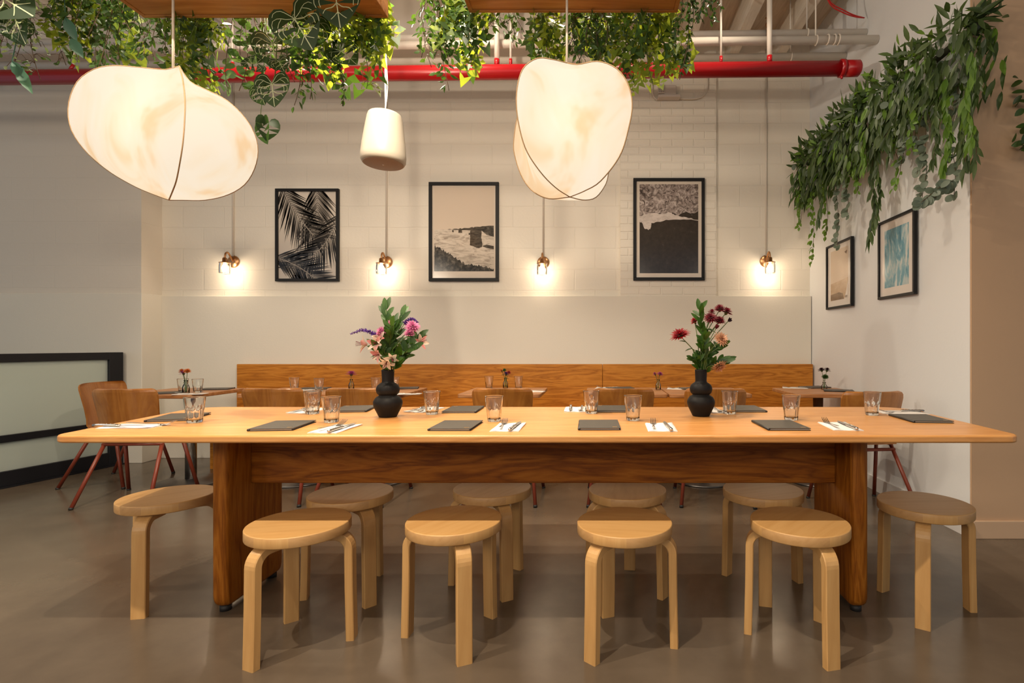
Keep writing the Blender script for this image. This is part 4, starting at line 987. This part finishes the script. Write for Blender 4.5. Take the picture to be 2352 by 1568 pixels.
# ================================================================ HANGING VINES
def strand(p, length, sway=.06, n=14):
    a = R.random()*2*PI; pts = []
    for i in range(n):
        t = i/(n-1); pts.append(p+Vector((sway*math.sin(a+t*3)*t, sway*.6*math.cos(a+t*2.4)*t, -length*t)))
    return pts
K = .715                                                # the planters hang nearer than first measured
def vine(label, px0, px1, yt, yb, Y, kind, ns, dY=.12, dens=1.0, name='hanging_vine'):
    Y *= K; dY *= K*.5
    c = W((px0+px1)/2, yt, Y); t = thing(name, label, 'hanging plant', c, 0, 'vines trailing from the planters')
    lb, sb, vb, lb2 = MB(), MB(), MB(), MB()
    for s in range(ns):
        px = px0+(px1-px0)*(s+.5)/ns+R.uniform(-6,6); y = Y+R.uniform(-dY,dY)
        ln = (yb-yt)/F*Y*(R.uniform(.55,1.0) if s != ns//2 else 1.0)
        top = W(px, yt, y)-c; P = strand(top, ln, (.05 if ns > 1 else .02)*K)
        sb.tube(P, .0013, 5)
        L_ = ln; 
        if kind == 'ruscus':
            m = int(L_/.0105*dens/K)
            for i in range(m):
                q = P[min(13, int(13*(i+.5)/m))]+rdir()*.009; e = rdir(-.9,.35); tw = e*R.uniform(.01,.045)*K
                leaf(lb, q+tw, (e+Vector((0,0,-.5))).normalized(), rdir(), R.uniform(.030,.054)*K, R.uniform(.015,.023)*K, 0, 'lance', .2)
                if R.random() < .35: sb.tube([q, q+tw], .0008, 4)
        elif kind == 'ivy':
            m = max(3, int(L_/.030*dens/K))
            for i in range(m):
                q = P[min(13, int(13*(i+.5)/m))]; e = rdir(-.6,.3); tw = e*R.uniform(.02,.06)*K
                sb.tube([q, q+tw*.6, q+tw], .001, 4)
                polyleaf(lb if R.random() < .62 else lb2, q+tw, (e*.6+Vector((0,0,-1))).normalized(), (rdir()+Vector((0,-.8,.4))), R.uniform(.07,.135)*K, IVY, 0, R.uniform(0,.5), .12)
        elif kind == 'round':
            m = int(L_/.022/K)
            for i in range(m):
                q = P[min(13, int(13*(i+.5)/m))]; e = rdir(-.5,.4); leaf(lb, q, e, rdir()+Vector((0,-.8,0)), R.uniform(.04,.06)*K, R.uniform(.035,.05)*K, 0, 'round', .1, .1)
        elif kind == 'pale':
            m = int(L_/.013/K)
            for i in range(m):
                q = P[min(13, int(13*(i+.5)/m))]; e = rdir(-.8,.5); tw = e*R.uniform(.02,.08)*K
                sb.tube([q, q+tw*.5+Vector((0,0,.01)), q+tw], .0009, 4)
                leaf(lb if R.random() < .6 else lb2, q+tw, (e+Vector((0,0,-.5))).normalized(), rdir(), R.uniform(.02,.036)*K, R.uniform(.012,.018)*K, 0, 'oval', .3)
        elif kind == 'slim':
            m = int(L_/.0085/K)
            for i in range(m):
                q = P[min(13, int(13*(i+.5)/m))]; e = rdir(-1,.2); leaf(lb, q, (e+Vector((0,0,-.8))).normalized(), rdir(), R.uniform(.022,.038)*K, R.uniform(.011,.017)*K, 0, 'lance', .2)
    mats = {'ruscus':(LDARK,LLIME), 'ivy':(LLIME,LDARK), 'round':(LROUND,LROUND), 'pale':(LPALE,LDARK), 'slim':(LDARK,LDARK)}[kind]
    obj('stems', sb, TWIG if kind != 'ivy' else STEM, t); obj('leaves', lb, mats[0], t)
    if lb2.v: obj('shade_toned_leaves' if kind == 'ivy' else 'dark_leaves', lb2, mats[1], t)  # ivy leaves in shade are drawn by a darker leaf colour
    return t
def hearts(label, specs, Y):
    """specs: (leaf base px, tip px, size factor, dY)"""
    Y *= K
    c = W(specs[0][0][0], specs[0][0][1], Y); t = thing('heart_leaf_plant', label, 'hanging plant', c, 0, 'vines trailing from the planters')
    sb = MB()
    for (b, tip, dy, nx) in specs:
        dy *= K
        p, q = W(b[0], b[1], Y+dy)-c, W(tip[0], tip[1], Y+dy-.02)-c; d = q-p
        lb, vb = MB(), MB(); heartleaf(lb, vb, p, d, Vector((nx, -1, .25)), d.length, .12)
        o = obj('leaf', lb, LHEART, t); obj('leaf_veins', vb, LVEIN, o)
        st = Vector((p.x+R.uniform(-.03,.03), p.y+.05, max(p.z+.07, 2.42-c.z)))
        sb.tube(cr([p+d*.03, p+Vector((0,.02,.05)), st], 8), .0022, 6)
    obj('stems', sb, STEM, t)
YV = 2.92
vine('pale variegated vine hanging at the far left', 15, 135, -60, 178, 2.95, 'pale', 6, .1)
vine('yellow-green vine between the far left vine and dark sprays', 120, 190, -60, 130, 2.95, 'ivy', 3, .08)
vine('dark small-leaved spray left of the left planter', 170, 320, -60, 165, 2.93, 'ruscus', 11, .14, 1.15)
vine('dark small-leaved spray behind the left lamp cord', 335, 425, 0, 158, 2.95, 'ruscus', 6, .1, 1.1)
vine('lime ivy hanging just right of the left lamp peak', 410, 500, 10, 215, 2.93, 'ivy', 6, .1, 1.0)
vine('round-leaved eucalyptus trail right of the left lamp peak', 530, 575, 10, 215, 2.93, 'round', 3, .06)
vine('dark leafy trail between eucalyptus and heart leaves', 560, 640, 10, 150, 2.98, 'ruscus', 5, .1, 1.0)
vine('dark slender vine right of the low heart leaves', 650, 700, 20, 246, 2.9, 'ruscus', 4, .06, .9)
vine('broad lime ivy in front of the red pipe', 705, 775, 30, 182, 2.92, 'ivy', 5, .1)
vine('thin dark strand dangling below the red pipe', 758, 774, 60, 245, 2.86, 'slim', 2, .02)
vine('bright lime ivy beside the speaker cable', 790, 872, -40, 145, 2.9, 'ivy', 8, .1, 1.25)
vine('lime ivy tendril reaching low beside the speaker cable', 832, 846, 100, 205, 2.88, 'ivy', 1, .02, .9)
vine('dark vine left of the right planter ending low', 968, 1050, -50, 200, 2.9, 'ruscus', 7, .1, 1.0)
vine('broad green ivy at the left end of the right planter', 1030, 1105, -30, 150, 2.92, 'ivy', 6, .1)
vine('short dark spray under the right planter', 1115, 1195, 10, 100, 2.95, 'ruscus', 6, .08, 1.0)
vine('dark ivy cluster left of the right lamp cord', 1215, 1290, 10, 142, 2.95, 'ivy', 5, .1)
vine('dense glossy spray behind the right lamp top', 1300, 1435, 5, 165, 2.97, 'ruscus', 13, .14, 1.15)
vine('lime ivy above the right shoulder of right lamp', 1425, 1560, 0, 190, 2.92, 'ivy', 8, .1, 1.1)
vine('thin lime tendril along the right edge of right lamp', 1436, 1458, 90, 208, 2.85, 'ivy', 1, .02, 1.0)
vine('slender dark vine right of the right planter', 1558, 1596, -50, 190, 2.88, 'slim', 3, .04)
vine('feathery green tuft right of the right planter end', 1590, 1642, -70, 62, 2.8, 'slim', 9, .05)
vine('yellow-green ivy spilling over dark spray left of planter', 205, 290, -40, 130, 3.05, 'ivy', 4, .06)
vine('backlit lime leaves behind the dense glossy spray', 1310, 1430, 10, 150, 3.12, 'ivy', 6, .06)
hearts('large veined heart leaf plant in the top left corner', [((-20,-20),(72,32),-.05,.2),((30,28),(52,100),0,-.5),((28,55),(40,98),.05,.9)], 2.8)
hearts('large dark heart leaves overlapping the left planter', [((676,42),(716,112),-.12,-.1),((770,-18),(780,62),-.12,.1),((715,55),(712,110),.0,.7)], 2.78)
hearts('pale veined heart leaves before the red pipe', [((592,146),(550,142),0,.1),((626,100),(634,160),.02,.3),((455,50),(462,96),.05,0),((640,140),(652,162),0,.2)], 2.9)
hearts('pair of low veined heart leaves below the red pipe', [((625,192),(629,244),-.02,.1),((597,205),(606,240),.0,-.3)], 2.88)
hearts('single veined heart leaf pointing right below ivy', [((782,116),(819,146),0,.2)], 2.86)
t = thing('hanging_tendril', 'long thin tendril ending in one small heart leaf', 'hanging plant', W(604,238,2.095))
c = t.location.copy(); mb = MB(); mb.tube([p-c for p in cr([Vector((WX(604,2.131),2.02,2.44)),W(604,20,2.087),W(606,180,2.109),W(600,250,2.095),W(598,275,2.095),W(603,290,2.095)], 20)], .0013, 5); obj('stem', mb, STEM, t)
mb = MB()
for b, q, nx in (((604,290),(610,330),-.6),((615,286),(612,322),.9)): polyleaf(mb, W(*b,2.095)-c, W(*q,2.087)-W(*b,2.095), Vector((nx,-1,.2)), (W(*q,2.087)-W(*b,2.095)).length, HEART, 0, .2, .1)
obj('leaf', mb, LHEART, t)
mb = MB()
for px, py, q in ((163,88,(190,132)),(150,40,(175,95)),(38,150,(72,214)),(28,140,(60,190))): leaf(mb, W(px,py,2.073), W(*q,2.073)-W(px,py,2.073), Vector((.3,-1,.2)), (W(*q,2.073)-W(px,py,2.073)).length, .04, 0, 'lance', .1, .3)
mb.tube([W(163,88,2.073), W(150,40,2.073), W(145,-80,2.058), Vector((WX(140,2.058),2.03,2.70))], .002, 5); mb.tube([W(38,150,2.073), W(28,140,2.073), W(45,60,2.080), W(40,-80,2.058), Vector((WX(40,2.058),2.03,2.70))], .002, 5)
tag(obj('hanging_broad_leaf', mb, LTEAL), 'broad blue-green leaves dangling at the far left', 'hanging plant', 'vines trailing from the planters')

# ================================================================ WALL GARLAND
GA, GB = Vector((rwx(2.98)-.05, 2.90, 2.82)), Vector((rwx(4.95)-.10, 4.95, 2.70))
t = thing('leaf_garland', 'thick leafy green garland along the top of the right wall', 'garland', (GA+GB)/2); c = t.location.copy()
mb = MB(); mb.tube([GA-c, (GA+GB)/2-c+Vector((0,0,.03)), GB-c], .02, 8); obj('branch', mb, simple('garland_branch', (.025,.03,.012), .8), t)
def along(u): return GA.lerp(GB, u)-c+Vector((0,0,.03*math.sin(PI*u)))
lb, lm2, ls = MB(), MB(), MB()
wall_clear = lambda q: min(q.x, rwx(q.y+c.y)-c.x-.02)
for i in range(2000):
    u = R.random(); q = along(u); fall = R.random()**1.3*(.42 if u < .75 else .34); off = .03+.15*R.random()*(1-.3*fall)
    q = q+Vector((-off if u > .08 else R.uniform(-.16,.13), (0 if u > .08 else -.06)+R.uniform(-.05,.05), .13*R.random()-fall)); 
    e = (Vector((-.5*R.random()-.05, R.uniform(-.6,.6), -.7-R.random()*.6)) if fall > .08 else Vector((R.uniform(-.7,-.1), R.uniform(-.7,.7), R.uniform(-.4,.9)))).normalized()
    r = R.random()
    if r < .76: leaf(lb, q, e, Vector((-1,-.6,.4))+rdir()*.8, R.uniform(.08,.135), R.uniform(.022,.034), 0, 'lance', .15)
    elif r < .92: leaf(lm2, q, e, Vector((-1,-.6,.4))+rdir()*.8, R.uniform(.07,.12), R.uniform(.024,.036), 0, 'lance', .15)
    else: leaf(ls, q, e, Vector((-1,-.6,.4))+rdir()*.6, R.uniform(.04,.06), R.uniform(.035,.05), 0, 'round', .1, .1)
obj('dark_leaves', lb, LGAR, t); obj('bright_leaves', lm2, LGARM, t); obj('silver_leaves', ls, LSILVER, t)
def gstrand(px, py0, py1, kind, xoff=.12, drift=0):
    """strand that hangs from the garland over pixel column px down to py1"""
    x = 2.06-xoff; Y = x*F/(px-VX); top = Vector((x, Y, WZ(py0, Y))); bot = Vector((x, Y+drift, WZ(py1, Y)))
    n = 16; P = [top.lerp(bot, i/(n-1))+Vector((.012*math.sin(i*.7), .02*math.sin(i*.5+px), 0))-c for i in range(n)]
    mb = MB(); mb.tube(P, .0018, 5, 1); ln = (top-bot).length
    if kind == 'silver':
        for i in range(int(ln/.020)):
            q = P[min(n-1, int(n*i*.020/ln))]; e = rdir(-.9,.1); e.x = -abs(e.x)*.6; leaf(mb, q, e, Vector((-1,-.7,.1))+rdir()*.5, R.uniform(.045,.065), R.uniform(.04,.055), 0, 'round', .1, .1)
        m = LSILVER
    elif kind == 'bright':
        for i in range(int(ln/.013)):
            q = P[min(n-1, int(n*i*.013/ln))]; e = rdir(-1,.2); e.x = -abs(e.x)*.7; leaf(mb, q+e*.015, (e+Vector((0,0,-.5))).normalized(), Vector((-1,-.6,.2))+rdir()*.7, R.uniform(.035,.06), R.uniform(.02,.03), 0, 'oval', .2)
        m = LGARM
    else:
        for i in range(int(ln/.011)):
            q = P[min(n-1, int(n*i*.011/ln))]; e = rdir(-1,-.1); e.x = -abs(e.x)*.5; leaf(mb, q, (e+Vector((0,0,-1.1))).normalized(), Vector((-1,-.6,.2))+rdir()*.7, R.uniform(.07,.12), R.uniform(.018,.030), 0, 'lance', .1)
        m = LGARM if R.random() < .6 else LGAR
    o = obj('trailing_strand', mb, [m, TWIG], t)
for a in ((1838,380,520,'bright',.22),(1868,360,600,'bright',.18),(1900,340,540,'bright',.15),(1886,350,500,'dark',.22),(1925,330,565,'silver',.12),(1945,330,500,'silver',.15),(1970,320,440,'bright',.12),(2005,300,545,'dark',.13),(2018,300,500,'dark',.12),
          (2060,260,430,'bright',.12),(2075,250,380,'silver',.12),(2110,230,400,'silver',.10),(2125,240,455,'silver',.08),(2150,200,370,'dark',.12),(2175,180,385,'dark',.10),(2190,160,450,'silver',.07),(2215,150,385,'dark',.10),(2240,130,370,'dark',.08),(2095,240,350,'bright',.15),(2228,120,330,'dark',.15),(2040,280,360,'dark',.18),(1985,300,390,'dark',.2)):
    gstrand(*a)
mb = MB(); s0 = W(2190,415,2.95)-c
Q = cr([s0, W(2165,425,2.93)-c, W(2140,445,2.92)-c, W(2115,465,2.9)-c], 14); mb.tube(Q, .0018, 5, 1)
for q in Q:
    for k in range(2): leaf(mb, q, (rdir()+Vector((-.4,0,-.4))).normalized(), Vector((-.5,-1,.2))+rdir()*.4, .055, .042, 0, 'round', .1, .1)
obj('trailing_strand', mb, [LSILVER, TWIG], t)
mb = MB()
for k in range(26):                                     # sprigs fanning out past the corner
    p = along(R.uniform(0,.06))+Vector((-.04,-.02,.02)); e = Vector((R.uniform(.2,1.0), R.uniform(-.6,.0), R.uniform(-.2,.9))).normalized(); leaf(mb, p+e*.03, e, Vector((0,-1,.3))+rdir()*.4, R.uniform(.10,.16), R.uniform(.02,.03), 0, 'lance', .2)
obj('end_sprigs', mb, LGAR, t)
t = thing('hanging_plant', 'dark leafy plant just entering the picture on the tan wall', 'hanging plant', W(2352,200,2.93)); c = t.location.copy(); mb = MB()
for k in range(60):
    q = Vector((R.uniform(-.02,.22), R.uniform(-.06,.04), R.uniform(-.35,.08))); 
    if k % 3 == 0: q.x = R.uniform(-.005,.03); q.z = R.choice((R.uniform(-.06,.05), R.uniform(-.36,-.28)))
    leaf(mb, q, rdir(-.9,.3), Vector((0,-1,.2))+rdir()*.5, R.uniform(.05,.08), R.uniform(.025,.04), 0, 'oval', .2)
obj('leaves', mb, LDARK, t)
mb = MB(); mb.tube([(.1,.05,.2),(.1,.02,0),(.08,0,-.3)], .003, 6); obj('stem', mb, TWIG, t)

# ================================================================ LIGHT
def point(name, loc, power, col, r=.04):
    d = bpy.data.lights.new(name, 'POINT'); d.energy = power; d.color = col; d.shadow_soft_size = r; o = link(name, d, None, loc); return o
def spot(name, loc, target, power, col, ang=110, blend=.6, r=.05):
    d = bpy.data.lights.new(name, 'SPOT'); d.energy = power; d.color = col; d.spot_size = math.radians(ang); d.spot_blend = blend; d.shadow_soft_size = r
    o = link(name, d, None, loc); o.rotation_euler = (Vector(target)-Vector(loc)).to_track_quat('-Z', 'Y').to_euler(); return o
WARM, WARM2 = (1.0,.845,.655), (1.0,.77,.53)
point('track_lamp', (-1.0, 2.32, 2.64), 75, WARM, .02)
for x, p in ((-2.0,235),(-.7,240),(.6,75)):
    spot('track_spot', (x, .89, 3.5), (x, 1.7, 0), p, WARM, 100, .6, .02)
for x, p in ((-1.9,75),(.1,85)):
    spot('planter_spot', (x, 2.5, 3.4), (x, 2.2, 0), p, WARM, 110, .6, .03)
for x, y, p in ((-1.3,.12,30),(-.6,-2.2,40)):
    point('dining_room_lamp', (x, y, 3.5), p, WARM, .05)
for x, p in ((-4.2,175),(-1.8,150),(.6,75),(3.0,35)):
    point('front_fill_light', (x, -3.2, 2.5), p, WARM, .45)  # unseen soft lights added behind the camera as broad frontal fill
for x, p in ((-2.6,50),(-.9,50),(.9,40)):
    spot('ceiling_spot_back', (x, 3.45, 3.72), (x, 3.9, 0), p, WARM, 125, .6, .035)
spot('ceiling_spot_left', (-4.6, 2.0, 3.6), (-2.6, 2.6, .6), 150, WARM, 100, .5, .04)
for px in (537,888,1248,1759):
    c = W(px, 601, YB); point('sconce_light', (c.x, c.y-.125, c.z-.118), 2.7, WARM2, .022)
for o_ in (o1, o2): point('paper_lamp_light', o_, 7, (1,.8,.58), .06)
w = bpy.data.worlds.new('daylight'); SC.world = w; w.use_nodes = True
bg = w.node_tree.nodes['Background']; bg.inputs[0].default_value = (.70,.85,1.0,1); bg.inputs[1].default_value = .42

# ================================================================ CAMERA
cd = bpy.data.cameras.new('camera'); cam = link('camera', cd, None, (0,0,HC), (PI/2,0,0))
cd.sensor_width = 36; cd.sensor_fit = 'HORIZONTAL'; cd.lens = F/2352*36
cd.shift_x = -(VX-1176)/2352; cd.shift_y = (VY-784)/2352; cd.clip_start = .05
SC.camera = cam
vs = SC.view_settings; vs.view_transform = 'Standard'; vs.look = 'None'; vs.gamma = 1; vs.use_curve_mapping = False; vs.exposure = 0.07
SC.cycles.caustics_reflective = False; SC.cycles.caustics_refractive = False
SC.cycles.max_bounces = 10; SC.cycles.transparent_max_bounces = 24; SC.cycles.use_denoising = True
